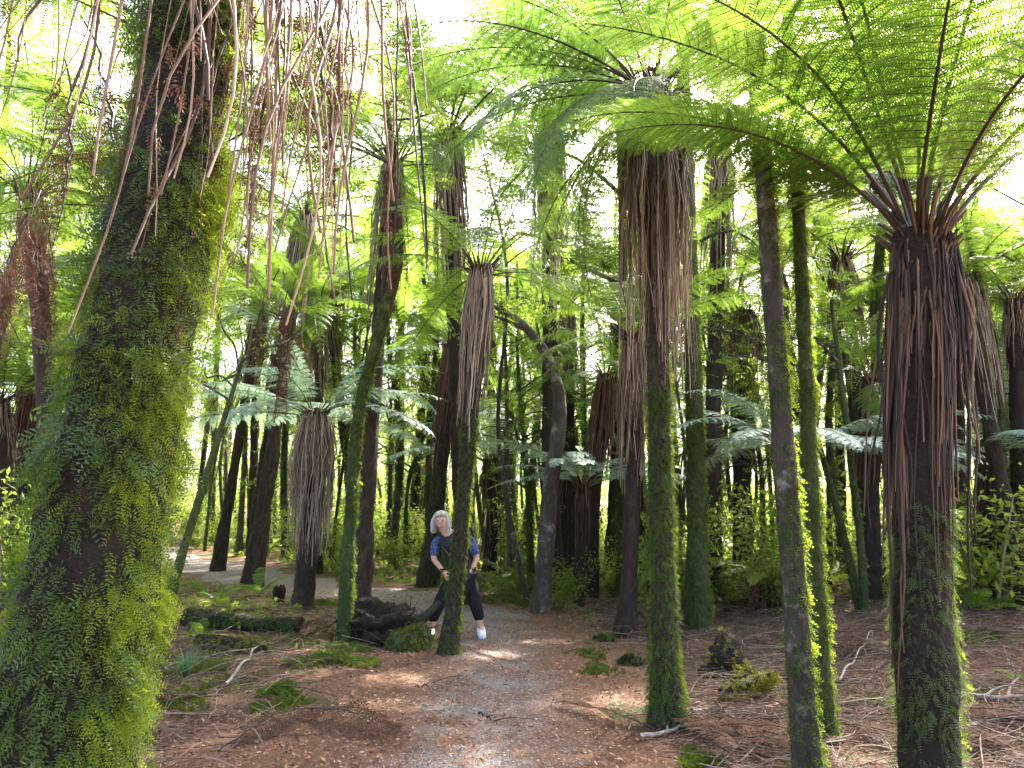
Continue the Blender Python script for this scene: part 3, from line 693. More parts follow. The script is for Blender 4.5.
# ------------------------------------------------------------------ forest behind: copies
protos = []
def proto_tree(seed, h, r0, K, size, ln, nl, mat, lo=.45, bark='dark_bark', mk=0, lean=.25):
    g = np.random.default_rng(seed)
    root = empty("forest_tree", (0, 0, 0), None, "tree", "thin trees crowding the forest behind the path")
    root["label"] = "thin dark trunked tree among the crowded trees behind the path"
    ctrl = [(0, 0, -.3), (g.normal(0, lean * .4), g.normal(0, lean * .4), h * .35), (g.normal(0, lean), g.normal(0, lean), h * .7), (g.normal(0, lean * 1.3), g.normal(0, lean * 1.3), h)]
    P, Rr, V = trunk_part(root, ctrl, [r0 * 1.5, r0, r0 * .9, r0 * .75, r0 * .55, r0 * .25], bark, seed, 30, 10, .12)
    limbs_and_crown(root, P, Rr, g, nl, ln, K, size, lo, mat, bark, crad=.6, kf=.06)
    if mk:
        p, nn = on_trunk(V, P, mk, g, 0, .7)
        tag(MB().add(*sprigs(p, nn, .08, 4, g)).build("moss", M['moss'], root), kind="stuff")
    return root
protos = [proto_tree(101, 9, .085, 5200, .075, 2.0, 12, 'canopy', .4, 'dark_bark', 1500), proto_tree(102, 11, .10, 6000, .08, 2.4, 13, 'canopy', .42, 'moss_bark', 1800),
          proto_tree(103, 7.5, .065, 4200, .06, 1.6, 11, 'shrub', .35, 'dark_bark'), proto_tree(104, 12.5, .125, 7000, .085, 2.8, 14, 'canopy', .5, 'dark_bark', 1500),
          proto_tree(105, 5.5, .05, 3000, .055, 1.3, 10, 'canopy', .3, 'moss_bark', 900)]
g = np.random.default_rng(2024)
taken = []
def free(x, y, dmin):
    for (a, b_) in taken:
        if (a - x) ** 2 + (b_ - y) ** 2 < dmin * dmin: return False
    return True
def place_in_sector(d0, d1, dmin, pd=2.0, half=43):
    for _ in range(400):
        d = math.sqrt(g.uniform(d0 ** 2, d1 ** 2)); a = R(g.uniform(-half, half))
        x, y = d * math.sin(a), d * math.cos(a)
        if a < R(-2) and a > R(-30) and d < 18.5: continue
        if y < d0 * .8 or path_dist(np.array([x]), np.array([y]))[0] < pd or not free(x, y, dmin): continue
        taken.append((x, y)); return x, y
    return None
used = set()
for k in range(105):
    q = place_in_sector(13.5 if k < 60 else 20, 30 if k < 60 else 46, .9)
    if q is None: continue
    pi = int(g.choice(5, p=[.25, .2, .22, .13, .2])); o = protos[pi]
    c = o if pi not in used else copy_tree(o); used.add(pi)
    c.location = (q[0], q[1], float(H(*q))); c.rotation_euler = (0, 0, g.uniform(0, 6.28)); s = g.uniform(.8, 1.25); c.scale = (s, s, s * g.uniform(.9, 1.15))
for k in range(30):
    d = g.uniform(19, 34); a = R(g.uniform(-33, -5)); x, y = d * math.sin(a), d * math.cos(a)
    if path_dist(np.array([x]), np.array([y]))[0] < 1.9 or not free(x, y, .7): continue
    taken.append((x, y)); c = copy_tree(protos[int(g.choice([0, 2, 4]))]); c.location = (x, y, float(H(x, y))); c.rotation_euler = (0, 0, g.uniform(0, 6.28)); s_ = g.uniform(.8, 1.2); c.scale = (s_, s_, s_)
slim = []
for i, (h_, r_0, bk) in enumerate([(8.5, .045, 'moss_bark'), (7.0, .036, 'dark_bark'), (9.5, .055, 'moss_bark')]):
    rt = proto_tree(140 + i, h_, r_0, 2600, .06, 1.2, 7, 'canopy', .55, bk, 500 if bk == 'moss_bark' else 0, .45)
    rt["label"] = "very slim bare stemmed tree in the thicket behind the path"; rt["group"] = "very slim stems in the thicket"; slim.append(rt)
useds = set()
for k in range(120):
    q = place_in_sector(12.5 if k < 50 else 18, 24 if k < 50 else 40, .5, 1.6)
    if q is None: continue
    i = k % 3; c = slim[i] if i not in useds else copy_tree(slim[i]); useds.add(i)
    c.location = (q[0], q[1], float(H(*q))); c.rotation_euler = (R(g.normal(0, 2)), R(g.normal(0, 2)), g.uniform(0, 6.28)); s_ = g.uniform(.85, 1.25); c.scale = (s_, s_, s_)
# far tree ferns
fprotos = []
for i, (kind, h, n, sm) in enumerate([('fern', 3.6, 14, 'stalk_red'), ('fern', 5.2, 14, 'stalk'), ('skylit', 2.4, 12, 'stalk_dark'), ('fern', 7.0, 15, 'stalk_red'), ('fern', 6.2, 16, 'stalk')]):
    rt, *_ = tree_fern("tree fern with drooping brown skirt among the trees behind the path", (0, 0, 0), (.15, .1, h), [.22, .14, .12, .12, .13, .13] if i < 4 else [.2, .12, .10, .10, .10, .10], kind, n, 1.3, (170, (.5, 2.3), .14, .010), None, 200 + i, group="tree ferns standing among the far trees", smat=sm)
    fprotos.append(rt)
usedf = set()
for k in range(62):
    q = place_in_sector(14 if k < 24 else 20, 23 if k < 24 else 42, 1.3)
    if q is None: continue
    pi = int(g.choice(4, p=[.3, .25, .25, .2])); o = fprotos[pi]
    c = o if pi not in usedf else copy_tree(o); usedf.add(pi)
    c.location = (q[0], q[1], float(H(*q))); c.rotation_euler = (R(g.normal(0, 3)), R(g.normal(0, 3)), g.uniform(0, 6.28)); s = g.uniform(.8, 1.2); c.scale = (s, s, s)

g = np.random.default_rng(515)
for k, (px, d, pi, s) in enumerate([(322, 18.5, 4, 1.1), (228, 19, 4, 1.15), (140, 9, 4, .95), (366, 21, 4, 1.3), (470, 20, 4, 1.2), (100, 12, 4, 1.05), (40, 8, 4, .85), (262, 25, 4, 1.45), (525, 23, 4, 1.35), (640, 17, 4, 1.1), (735, 19, 4, 1.15), (858, 14, 1, 1.2), (940, 13, 4, .95), (1005, 10.5, 1, .95), (985, 17, 4, 1.1), (830, 20, 4, 1.2), (572, 15.5, 4, 1.0), (415, 24, 4, 1.4), (300, 30, 4, 1.6), (366, 11.2, 4, 1.2), (468, 12.6, 4, 1.3), (118, 6.4, 4, .95), (655, 9.5, 4, 1.2), (700, 13, 4, 1.4), (262, 15.5, 4, 1.35), (550, 14, 4, 1.5)]):
    c = fprotos[pi] if k == 0 else copy_tree(fprotos[pi]); x = (px - 512) / F * d / .99; c.location = (x, d, float(H(x, d))); c.rotation_euler = (R(g.normal(0, 3)), R(g.normal(0, 3)), g.uniform(0, 6.28)); c.scale = (s, s, s); taken.append((x, d))
# far-off wood as one mass
g = np.random.default_rng(31)
cents, rads = [], []
for k in range(1300):
    d = g.uniform(42, 76); a = R(g.uniform(-52, 52)); x, y = d * math.sin(a), d * math.cos(a)
    cents.append((x, y, float(H(x, y)) + g.uniform(0, 1) ** (1.15 if k % 2 else 2.6) * (13 + 6 * math.sin(a * 9)))); rads.append(g.uniform(.8, 2.2))
tag(MB().add(*feather_cloud(cents, rads, 38000, .75, g, 7)).build("distant_forest", M['canopy']), "far wood closing the view as one leafy mass", "forest", kind="stuff")

# shrubs and ground ferns between the trunks
sh = []
for i in range(3):
    g = np.random.default_rng(300 + i); rt = empty("shrub", (0, 0, 0), "low leafy shrub growing between the trunks behind the path", "shrub", "low shrubs between the trunks")
    cents, rads = [], []
    for q in range(7):
        az = q * 2.4; l = g.uniform(.5, 1.1); d = np.array([math.cos(az) * .55, math.sin(az) * .55, 1.]) * l
        pp_ = smooth_path([np.zeros(3), d * .5 + g.normal(0, .05, 3), d], 7)
        MB().add(*tubes(pp_, np.linspace(.014, .004, 7), 5), 0, True).build("stem", M['twig'], rt)
        for w_ in (2, 3, 4, 5, 6): cents.append(pp_[w_]); rads.append(.13)
    MB().add(*leaf_cloud(cents, rads, 1500, .035, g)).build("foliage", M['shrub'], rt)
    sh.append(rt)
gf_ = []
for i in range(2):
    g = np.random.default_rng(320 + i); rt = empty("ground_fern", (0, 0, 0), "small fern tuft on the forest floor between the trunks", "fern", "fern tufts on the forest floor")
    for q in range(11):
        link("frond", SMALL[(q + i) % 2], rt, (0, 0, 0), (0, R(g.normal(0, 10)), q * 2.4), g.uniform(.5, 1.))
    gf_.append(rt)
g = np.random.default_rng(55); u1, u2 = set(), set()
for k in range(240):
    q = place_in_sector(11.5, 34, .45, 1.6, 40)
    if q is None: continue
    if k % 2: lst, us = sh, u1
    else: lst, us = gf_, u2
    i = int(g.integers(len(lst))); c = lst[i] if i not in us else copy_tree(lst[i]); us.add(i)
    c.location = (q[0], q[1], float(H(*q)) - .02); c.rotation_euler = (0, 0, g.uniform(0, 6.28)); s = g.uniform(.7, 1.8); c.scale = (s, s, s)

for k in range(90):
    d = g.uniform(18, 30); a = R(g.uniform(-34, -3)); x, y = d * math.sin(a), d * math.cos(a)
    if path_dist(np.array([x]), np.array([y]))[0] < 1.6 or not free(x, y, .4): continue
    taken.append((x, y)); c = copy_tree((sh + gf_)[k % 5]); c.location = (x, y, float(H(x, y)) - .02); c.rotation_euler = (0, 0, g.uniform(0, 6.28)); s_ = g.uniform(.8, 1.5); c.scale = (s_, s_, s_)
# ------------------------------------------------------------------ ground details
def scatter_ground(K, g, dmin=2.2, dmax=15, half=44):
    d = dmin + (dmax - dmin) * g.uniform(0, 1, K) ** 1.25; a = np.radians(g.uniform(-half, half, K))
    x, y = d * np.sin(a), d * np.cos(a)
    return x, y, d
def ground_z(x, y):
    pd = path_dist(x, y); return H(x, y) + np.where(pd < 1.2, .02, .003)
g = np.random.default_rng(61)
x, y, d = scatter_ground(90000, g)
pd = path_dist(x, y)
keep = g.uniform(0, 1, len(x)) < np.where(pd < .75, .35 + .65 * (lump(np.stack([x, y, x * 0], -1), 2.0, 3) > -.12), 1.0)
x, y, d = x[keep], y[keep], d[keep]; K = len(x)
p = np.stack([x, y, ground_z(x, y) + g.uniform(.002, .016, K)], -1)
n = nrm(np.stack([g.normal(0, .4, K), g.normal(0, .4, K), np.ones(K)], -1)); a = nrm(np.cross(n, g.normal(0, 1, (K, 3)))); b = np.cross(n, a)
s = (g.uniform(.006, .02, K) * (1 + d * .05))[:, None]; w_ = g.uniform(.12, .5, K)[:, None]
v = np.stack([p - a * s, p + b * s * w_, p + a * s, p - b * s * w_], 1).reshape(-1, 3)
tag(MB().add(v, np.arange(len(v)).reshape(-1, 4)).build("leaf_litter", M['litter']), "red brown dead leaf litter covering path and forest floor", "leaf litter", kind="stuff")
# gravel stones on the path
g = np.random.default_rng(62)
x, y, d = scatter_ground(60000, g, 2.5, 12, 25); pd = path_dist(x, y); k = (pd < .62 * g.uniform(.5, 1.5, len(x))) & (g.uniform(0, 1, len(x)) < np.where(lump(np.stack([x, y, x * 0], -1), 2.0, 3) < -.08, 1, .2)); x, y = x[k], y[k]; K = len(x)
o8 = np.array([[1, 0, 0], [0, 1, 0], [-1, 0, 0], [0, -1, 0], [0, 0, 1.]])
s = g.uniform(.004, .012, K); rot = g.uniform(0, 6.28, K)
q = o8[None] * s[:, None, None] * g.uniform(.6, 1.3, (K, 5, 1)); q[..., 2] *= .7
q = np.stack([q[..., 0] * np.cos(rot)[:, None] - q[..., 1] * np.sin(rot)[:, None], q[..., 0] * np.sin(rot)[:, None] + q[..., 1] * np.cos(rot)[:, None], q[..., 2]], -1)
q = q + np.stack([x, y, ground_z(x, y) - .001], -1)[:, None]
f = (np.array([[0, 1, 4, 4], [1, 2, 4, 4], [2, 3, 4, 4], [3, 0, 4, 4]])[None] + (np.arange(K) * 5)[:, None, None]).reshape(-1, 4)
fq = np.array([[0, 1, 2, 4], [2, 3, 0, 4]])
f = (fq[None] + (np.arange(K) * 5)[:, None, None]).reshape(-1, 4)
tag(MB().add(q, f).build("gravel", M['stone']), "grey gravel showing through the leaves on the path", "gravel", kind="stuff")
# tangle of dead stalks and twigs, thickest right of the path
g = np.random.default_rng(63)
x, y, d = scatter_ground(22000, g, 2.3, 16, 44); pd = path_dist(x, y)
k = (pd > 1.5) & (g.uniform(0, 1, len(x)) < np.where(x > 0, .9, .35)); x, y = x[k], y[k]; K = len(x)
N = 6; u = np.linspace(-.5, .5, N); az = g.uniform(0, 6.28, K); l = g.uniform(.15, .95, K)
hx = np.cos(az)[:, None] * l[:, None] * u + g.normal(0, .05, (K, 1)) * (u ** 2)[None] * 4
hy = np.sin(az)[:, None] * l[:, None] * u + g.normal(0, .05, (K, 1)) * (u ** 2)[None] * 4
PX, PY = x[:, None] + hx, y[:, None] + hy
PZ = H(PX, PY) + g.uniform(.003, .12, K)[:, None] * (1 - 1.2 * (u * 2)[None] ** 2 * g.uniform(0, 1, (K, 1))).clip(0) + g.normal(0, .12, (K, 1)) * l[:, None] * (u + .5)[None].clip(0) * (g.uniform(0, 1, (K, 1)) < .3)
PZ = np.maximum(PZ, H(PX, PY) + .002)
tag(MB().add(*tubes(np.stack([PX, PY, PZ], -1), (g.uniform(.0013, .0048, K))[:, None] * np.linspace(1.1, .5, N)[None], 4), 0, True).build("brushwood", M['twig']), "tangle of thin dead stalks and twigs on the forest floor", "brushwood", kind="stuff")
# moss and low green cover
g = np.random.default_rng(64)
pts, rad = [], []
for (px, py, rx, n_) in [(205, 668, .35, 900), (335, 660, .45, 1200), (350, 648, .35, 900), (280, 692, .18, 500), (290, 706, .2, 400), (270, 712, .2, 300), (620, 590, .9, 900), (520, 600, .9, 1500), (510, 585, 1.2, 1500), (640, 580, .9, 800), (700, 762, .16, 700), (330, 603, .8, 800), (590, 655, .3, 200), (600, 672, .25, 250), (990, 640, .5, 500), (885, 705, .3, 250), (975, 690, .3, 200), (560, 575, 1.4, 1200), (770, 560, 1.5, 900), (300, 640, .5, 300), (240, 650, .5, 300), (180, 700, .4, 500)]:
    c = ground(px, py); a = g.uniform(0, 6.28, n_); r0 = rx * np.sqrt(g.uniform(0, 1, n_)) * (.75 + .35 * np.sin(a * 3 + px))
    pts.append(np.stack([c.x + np.cos(a) * r0, c.y + np.sin(a) * r0 * 1.2, np.zeros(n_)], -1))
p = np.concatenate(pts); p[:, 2] = H(p[:, 0], p[:, 1])
n = nrm(np.stack([g.normal(0, .5, len(p)), g.normal(0, .5, len(p)), np.ones(len(p))], -1))
tag(MB().add(*sprigs(p, n, .055, 4, g, down=-.3, leaf=.4, wid=.15)).build("ground_moss", M['ground_moss']), "bright green moss patches on the forest floor", "moss", kind="stuff")
# low weeds further back
x, y, d = scatter_ground(11000, g, 6.5, 30, 42); k = (path_dist(x, y) > 1.5) & ~((x > 1.2) & (d < 13.5)) & ~((x < -1) & (d < 16) & (g.uniform(0, 1, len(x)) < .55)); x, y = x[k], y[k]; wl = .05 + .2 * sst(6, 15, d[k])
p = np.stack([x, y, H(x, y)], -1); n = nrm(np.stack([g.normal(0, .5, len(p)), g.normal(0, .5, len(p)), np.ones(len(p))], -1))
tag(MB().add(*sprigs(p, n, wl, 6, g, down=-.5, leaf=.3, wid=.06)).build("ground_cover", M['shrub']), "low green seedlings and weeds over the shaded floor", "ground cover", kind="stuff")

# sticks lying about
def stick(label, pts, r, mat='twig', name="fallen_stick", lift=.02, group=None, twigs=0, seed=0):
    g = np.random.default_rng(seed)
    w = [ground(x, y) for x, y in pts]
    p = smooth_path([(v.x, v.y, v.z + lift) for v in w], 20)
    p[:, 2] = np.maximum(H(p[:, 0], p[:, 1]) + r + .005, p[:, 2] + .02 * np.sin(np.arange(20) * .9 + seed))
    c = p[0].copy(); mb = MB().add(*tubes(p - c, np.linspace(r, r * .4, 20), 7), 0, True)
    for q in range(twigs):
        i = g.integers(5, 17); d = (p[min(i + 3, 19)] - p[i - 2]); d /= np.linalg.norm(d); sd = np.cross(d, [0, 0, 1.]) * g.choice([-1, 1])
        e = p[i] - c; l = g.uniform(.15, .4); pt = smooth_path([e, e + (d * .5 + sd * .5 + np.array([0, 0, .25])) * l * .5, e + (d * .7 + sd * .6 + np.array([0, 0, .2])) * l], 8)
        mb.add(*tubes(pt, np.linspace(r * .5, r * .15, 8), 5), 0, True)
    return tag(mb.build(name, M[mat], loc=tuple(c)), label, "stick", group)
stick("pale forked dead branch lying at the foot of the mossy skirted fern", [(640, 742), (690, 732), (735, 738), (765, 742)], .018, 'pale_wood', twigs=5, seed=1)
stick("short thick pale stick lying right of the mossy skirted fern foot", [(692, 716), (715, 713), (735, 722)], .022, 'pale_wood', twigs=1, seed=2)
stick("curved pale twig lying alone on the leafy path", [(362, 733), (368, 726), (378, 724)], .010, 'pale_wood', seed=3, twigs=1)
stick("pinkish dead stick slanting on the litter near the huge mossy trunk", [(225, 692), (240, 676), (256, 650)], .014, 'pale_wood', seed=4, lift=.08, twigs=2)
stick("brown stick pile strand beside the huge trunk, lying towards the path", [(135, 760), (150, 735), (163, 712)], .014, 'stalk_red', seed=5, lift=.06)
stick("brown stick crossing another beside the huge trunk", [(140, 725), (165, 742), (178, 760)], .012, 'stalk_red', seed=6, lift=.05)
stick("flat brown stick lying across the litter left of the path", [(170, 716), (205, 718), (245, 720)], .012, 'stalk_red', seed=7)
stick("long grey fallen branch lying behind the near black fern trunk", [(955, 698), (990, 702), (1030, 700)], .028, 'pale_wood', seed=8, twigs=2)
stick("grey fallen branch at the right rim lying low in the brush", [(948, 735), (985, 728), (1040, 715)], .022, 'pale_wood', seed=9, twigs=2)
stick("broken whitish stick at the foot of the slim mossy pole", [(862, 738), (880, 745), (900, 752)], .016, 'pale_wood', seed=10, twigs=2)
stick("slender bent stick poking up from the brush between pole and black trunk", [(840, 690), (856, 668), (872, 640)], .010, 'pale_wood', seed=11, lift=.1)
stick("small dark twig lying on the gravel of the path", [(478, 716), (490, 722), (498, 728)], .008, 'stalk_dark', seed=12, twigs=2)
stick("small dark stick near the middle of the path", [(415, 690), (425, 688), (438, 686)], .009, 'stalk_dark', seed=13, twigs=2)

# dead fronds fallen on the floor
FLATD = [crumple(frond_mesh("fallen_frond", L=1.2, npin=24, npul=12, a0=10, a1=-9, w=.15, droop=.12, mat='dead', rmat='rachis', seed=90 + i, pw=.7, r=.008), .02, 3 + i) for i in range(3)]
g = np.random.default_rng(93); k = 0
while k < 34:
    d = g.uniform(3.4, 12); a = R(g.uniform(-34, 36)); x, y = d * math.sin(a), d * math.cos(a)
    if path_dist(np.array([x]), np.array([y]))[0] < 1.25: continue
    if x < -.6 and y < 3.2: continue
    tag(link("fallen_frond", FLATD[k % 3], None, (x, y, float(H(x, y)) + .03), (g.normal(0, .12), g.normal(0, .06), g.uniform(0, 6.28)), g.uniform(.6, 1.15)), "brown dead fern frond lying flat on the forest floor beside the path", "dead frond", "dead fronds fallen on the floor"); k += 1
# logs
def log(label, pts, r, mat, mossK, seed, lift=0., mossmat='moss', name="fallen_log"):
    g = np.random.default_rng(seed); w = [ground(x, y) for x, y in pts]; rt = empty(name, w[0], label, "log")
    ctrl = [v - w[0] + Vector((0, 0, r * .6 + lift)) for v in w]
    P, Rr, V, f = trunk_data(ctrl, [r, r * 1.1, r * .95, r * .8], 60, 20, seed, .3)
    mb = MB().add(V, f, 0, True)
    for e in (0, -1):
        c = V[e].mean(0); ring = V[e]; m = len(ring)
        mb.add(np.concatenate([ring, [c]]), [[i, (i + 1) % m, m, m] if False else [i, (i + 1) % m, (i + 2) % m, m] for i in range(0, m, 2)])
    mb.build("log_body", M[mat], rt)
    if mossK:
        p, nn = on_trunk(V, P, mossK, g); k = nn[:, 2] > -.1
        tag(MB().add(*sprigs(p[k], nn[k], .06, 4, g)).build("moss", M[mossmat], rt), kind="stuff")
    return rt
log("long mossy fallen log lying across the floor behind the dark leaning trunk", [(500, 577), (545, 578), (600, 580)], .13, 'moss_bark', 900, 71)
log("dark rotting log on the bank left of the path, upper one", [(188, 624), (225, 628), (300, 632)], .11, 'root', 1500, 72, .02)
log("dark rotting log on the bank left of the path, lower one", [(200, 646), (240, 652), (262, 656)], .09, 'root', 1100, 73, .0, 'moss_gold')

# small broken stump on the bank, golden mossy stump and branch
def lump_mesh(rx, ry, rz, seed, amp=.3, n=44, m=60, zlo=-.3):
    th = np.linspace(0, math.pi, n)[:, None]; ph = np.linspace(0, 2 * math.pi, m, endpoint=False)[None]
    v = np.stack([np.sin(th) * np.cos(ph), np.sin(th) * np.sin(ph), np.cos(th) + 0 * ph], -1)
    k = 1 + amp * lump(v, 3, seed) + amp * .5 * lump(v, 8, seed + 2) + amp * .3 * lump(v, 18, seed + 4) + amp * .2 * lump(v, 41, seed + 6)
    v = v * k[..., None] * np.array([rx, ry, rz]); v[..., 2] = np.maximum(v[..., 2], zlo * rz)
    i = np.arange(n * m).reshape(n, m); j = np.roll(i, -1, 1)
    return v, np.stack([i[:-1], i[1:], j[1:], j[:-1]], -1).reshape(-1, 4)
def mound_moss(v, K, g, rz=.2, up=True):
    f = v.reshape(-1, 3); i = g.integers(len(f), size=K); n = nrm(f[i] + 1e-6); k = n[:, 2] > -.2
    return f[i][k] + g.normal(0, .012, (k.sum(), 3)), n[k]
g = np.random.default_rng(81)
b = ground(380, 641); rt = empty("uprooted_stump", b + Vector((0, 0, .12)), "black uprooted stump with tangled roots and one thick branch pointing at the woman", "stump")
v, f = lump_mesh(.42, .30, .26, 3, .5); MB().add(v, f, 0, True).build("root_mass", M['root'], rt)
for q in range(85):
    a = g.uniform(0, 6.28); l = g.uniform(.12, .5); d = np.array([math.cos(a) * 1.1, math.sin(a) * .8, g.uniform(-.5, .8)])
    s0 = nrm(d) * np.array([.34, .24, .2]); pt = smooth_path([s0 * .8, s0 + d * l * .4 + g.normal(0, .04, 3), s0 + d * l * .7 + g.normal(0, .08, 3) - np.array([0, 0, .1 * l])], 9)
    MB().add(*tubes(pt, np.linspace(g.uniform(.005, .024), .003, 9), 5), 0, True).build("root", M['root'], rt)
e = at(440, 602, b.y - .1) - (b + Vector((0, 0, .12)))
MB().add(*tubes(smooth_path([(.2, -.05, .0), (.36, -.08, .1), (.5, -.1, .16), tuple(e)], 14), np.interp(np.linspace(0, 1, 14), [0, .5, 1], [.085, .055, .035]), 9), 0, True).build("branch", M['dark_bark'], rt)
b = ground(412, 650); rt = empty("mossy_mound", b, "rounded mound of golden green moss beside the black stump", "moss mound")
v, f = lump_mesh(.24, .2, .26, 6, .3); MB().add(v, f, 0, True).build("mound", M['moss_bark'], rt)
p, n = mound_moss(v, 1500, g); tag(MB().add(*sprigs(p, n, .05, 4, g)).build("moss", M['moss_gold'], rt), kind="stuff")
p, n = mound_moss(v, 700, g); tag(MB().add(*sprigs(p * np.array([1.02, 1.02, .6]), n, .05, 4, g)).build("green_moss", M['moss'], rt), kind="stuff")
for (px, py, sx, sz, lab, mm) in [(728, 676, .22, .30, "broken stump hung with golden moss, right of the path", 'moss_gold'), (748, 694, .2, .15, "low mossy root hump in front of the golden stump", 'moss_gold'), (661, 660, .12, .12, "small dark mossy hummock left of the mossy skirted fern", 'moss'), (278, 603, .09, .28, "little jagged black stump on the bank near the pale fern", None), (605, 641, .12, .07, "small clod of earth and moss at the right verge", 'moss'), (632, 664, .10, .09, "small dark hummock at the right verge of the path", 'moss')]:
    b = ground(px, py); rt = empty("mossy_stump", b, lab, "stump")
    v, f = lump_mesh(sx, sx * .8, sz, px, .45); MB().add(v, f, 0, True).build("stump_body", M['root'], rt)
    if mm:
        p, n = mound_moss(v, 700, g); tag(MB().add(*sprigs(p, n, .05, 4, g)).build("moss", M[mm], rt), kind="stuff")
b = ground(735, 700); rt = empty("mossy_branch", b, "crooked root arching up under golden moss beside the slim poles", "root")
W = [at(x, y, b.y) - b for x, y in [(722, 705), (738, 690), (755, 685), (776, 672)]]
P, Rr, V, f = trunk_data(W, [.06, .07, .06, .03], 20, 10, 5, .2); MB().add(V, f, 0, True).build("root_body", M['root'], rt)
p, nn = on_trunk(V, P, 900, g); tag(MB().add(*sprigs(p, nn, .05, 4, g)).build("moss", M['moss_gold'], rt), kind="stuff")

# grassy tuft near the huge trunk
g = np.random.default_rng(82); b = ground(185, 682); rt = empty("grass_tuft", b, "blue green strappy grass tuft beside the huge mossy trunk", "grass tuft")
K = 75; a = g.uniform(0, 6.28, K); l = g.uniform(.22, .48, K); u = np.linspace(0, 1, 7); sp = g.uniform(.2, .9, K)
d = np.stack([np.cos(a), np.sin(a)], -1)
o_ = (sp * l)[:, None] * u ** 1.4; z = l[:, None] * (u * .95 - .55 * sp[:, None] * u ** 2.4)
C = np.stack([d[:, :1] * o_, d[:, 1:] * o_, z], -1); S = np.stack([-d[:, 1], d[:, 0], a * 0], -1)[:, None] * (.006 * (1 - u ** 2))[None, :, None]
v = np.stack([C - S, C + S], 2); i = np.arange(K * 14).reshape(K, 7, 2)
MB().add(v, np.stack([i[:, :-1, 0], i[:, :-1, 1], i[:, 1:, 1], i[:, 1:, 0]], -1).reshape(-1, 4)).build("blades", leaf_mat("grass_blade", [(.04, .10, .05), (.08, .16, .08), (.13, .22, .12)], (.2, .35, .12), .35), rt)
# single fern tufts one can tell apart
def tuft(label, px, py, s, n, seed, mi=0):
    g = np.random.default_rng(seed); b = ground(px, py); rt = empty("fern_tuft", b, label, "fern")
    for q in range(n): link("frond", SMALL[(q + mi) % 2], rt, (0, 0, 0), (0, R(g.normal(0, 10)), q * 2.4), s * g.uniform(.6, 1.))
tuft("small fern growing at the foot of the leaning mossy fern, left bank", 258, 596, 1.0, 10, 1)
tuft("fern sprig on the ground at the right rim", 1018, 682, .35, 6, 2)
tuft("low fern beside the black stump verge, left of the slender mossy trunk", 225, 612, .9, 10, 3)
tuft("fern clump under the yellow green fern", 735, 590, .8, 10, 4)
tuft("fern clump beside the mossy log behind the path", 660, 585, .9, 10, 5)
tuft("tiny fern on the ground just behind the grass tuft", 200, 640, .5, 8, 6)

# ------------------------------------------------------------------ the woman behind the tree
skin = plain("skin", (.56, .32, .23), .5, .4, .06, 30)
def cloth(name, c, rough=.85): return plain(name, c, rough, .2, .2, 60)
def checked(name, c1, c2):
    m, nt, N, L = nodes(name); o = N("OutputMaterial"); p = N("BsdfPrincipled"); v = N("TexVoronoi"); v.inputs["Scale"].default_value = 34; tc = N("TexCoord")
    L(tc.outputs["Object"], v.inputs["Vector"]); r = ramp(nt, [(.25, c1), (.45, (.03, .05, .16)), (.6, c2)]); L(v.outputs["Distance"], r.inputs[0]); L(r.outputs[0], p.inputs["Base Color"]); p.inputs["Roughness"].default_value = .8; L(p.outputs[0], o.inputs[0]); return m
wb_ = ground(459, 638)
woman = empty("person", wb_, "white haired woman in dark vest and blue patterned shirt peeking from behind a mossy trunk", "person")
def J(px, py, dy=0.):
    v = at(px, py, wb_.y + dy) - wb_; return (v.x, v.y, v.z)
def skinned(name, verts, edges, radii, mat, parent, sub=2, root=0):
    me = bpy.data.meshes.new(name); me.from_pydata([tuple(v) for v in verts], edges, []); me.materials.append(mat)
    o = link(name, me, parent)
    md = o.modifiers.new("skin", 'SKIN'); md.use_smooth_shade = True
    if not me.skin_vertices: pass
    for i, r_ in enumerate(radii):
        rr_ = r_ if isinstance(r_, tuple) else (r_, r_); me.skin_vertices[0].data[i].radius = rr_
    me.skin_vertices[0].data[root].use_root = True
    s = o.modifiers.new("subdivision", 'SUBSURF'); s.levels = sub; s.render_levels = sub
    return o
pel = J(462, 577); bel = J(459, 562, -.03); che = J(455, 547, -.06); nkb = J(451, 537, -.09); nk = J(445.5, 531.5, -.13); hb = J(443, 527, -.16); hm = J(441, 521.5, -.17); ht = J(440.5, 514.5, -.155)
shl = J(436.5, 541, -.06); ell = J(433.5, 559, -.10); wrl = J(443, 571, -.2); shr = J(470, 539, -.06); elr = J(477, 558, -.04); wrr = J(472, 569, -.12)
hl = J(452, 581); kl = J(438, 606, -.06); al = J(430.5, 629, .02); hr = J(469, 581); kr = J(476, 606, -.05); ar = J(481, 628, .02)
tl = J(428.5, 634, -.12); tr = J(482.5, 634, -.12)
V_ = [pel, bel, che, nkb, nk, hb, hm, ht, shl, ell, wrl, shr, elr, wrr, hl, kl, al, hr, kr, ar, tl, tr]
E_ = [(0, 1), (1, 2), (2, 3), (3, 4), (4, 5), (5, 6), (6, 7), (3, 8), (8, 9), (9, 10), (3, 11), (11, 12), (12, 13), (0, 14), (14, 15), (15, 16), (0, 17), (17, 18), (18, 19), (16, 20), (19, 21)]
R_ = [(.14, .11), (.13, .1), (.14, .1), (.09, .075), .056, .070, (.092, .098), (.078, .085), .055, .042, .028, .055, .042, .028, .085, .06, .04, .085, .06, .04, .03, .03]
skinned("body", V_, E_, R_, skin, woman)
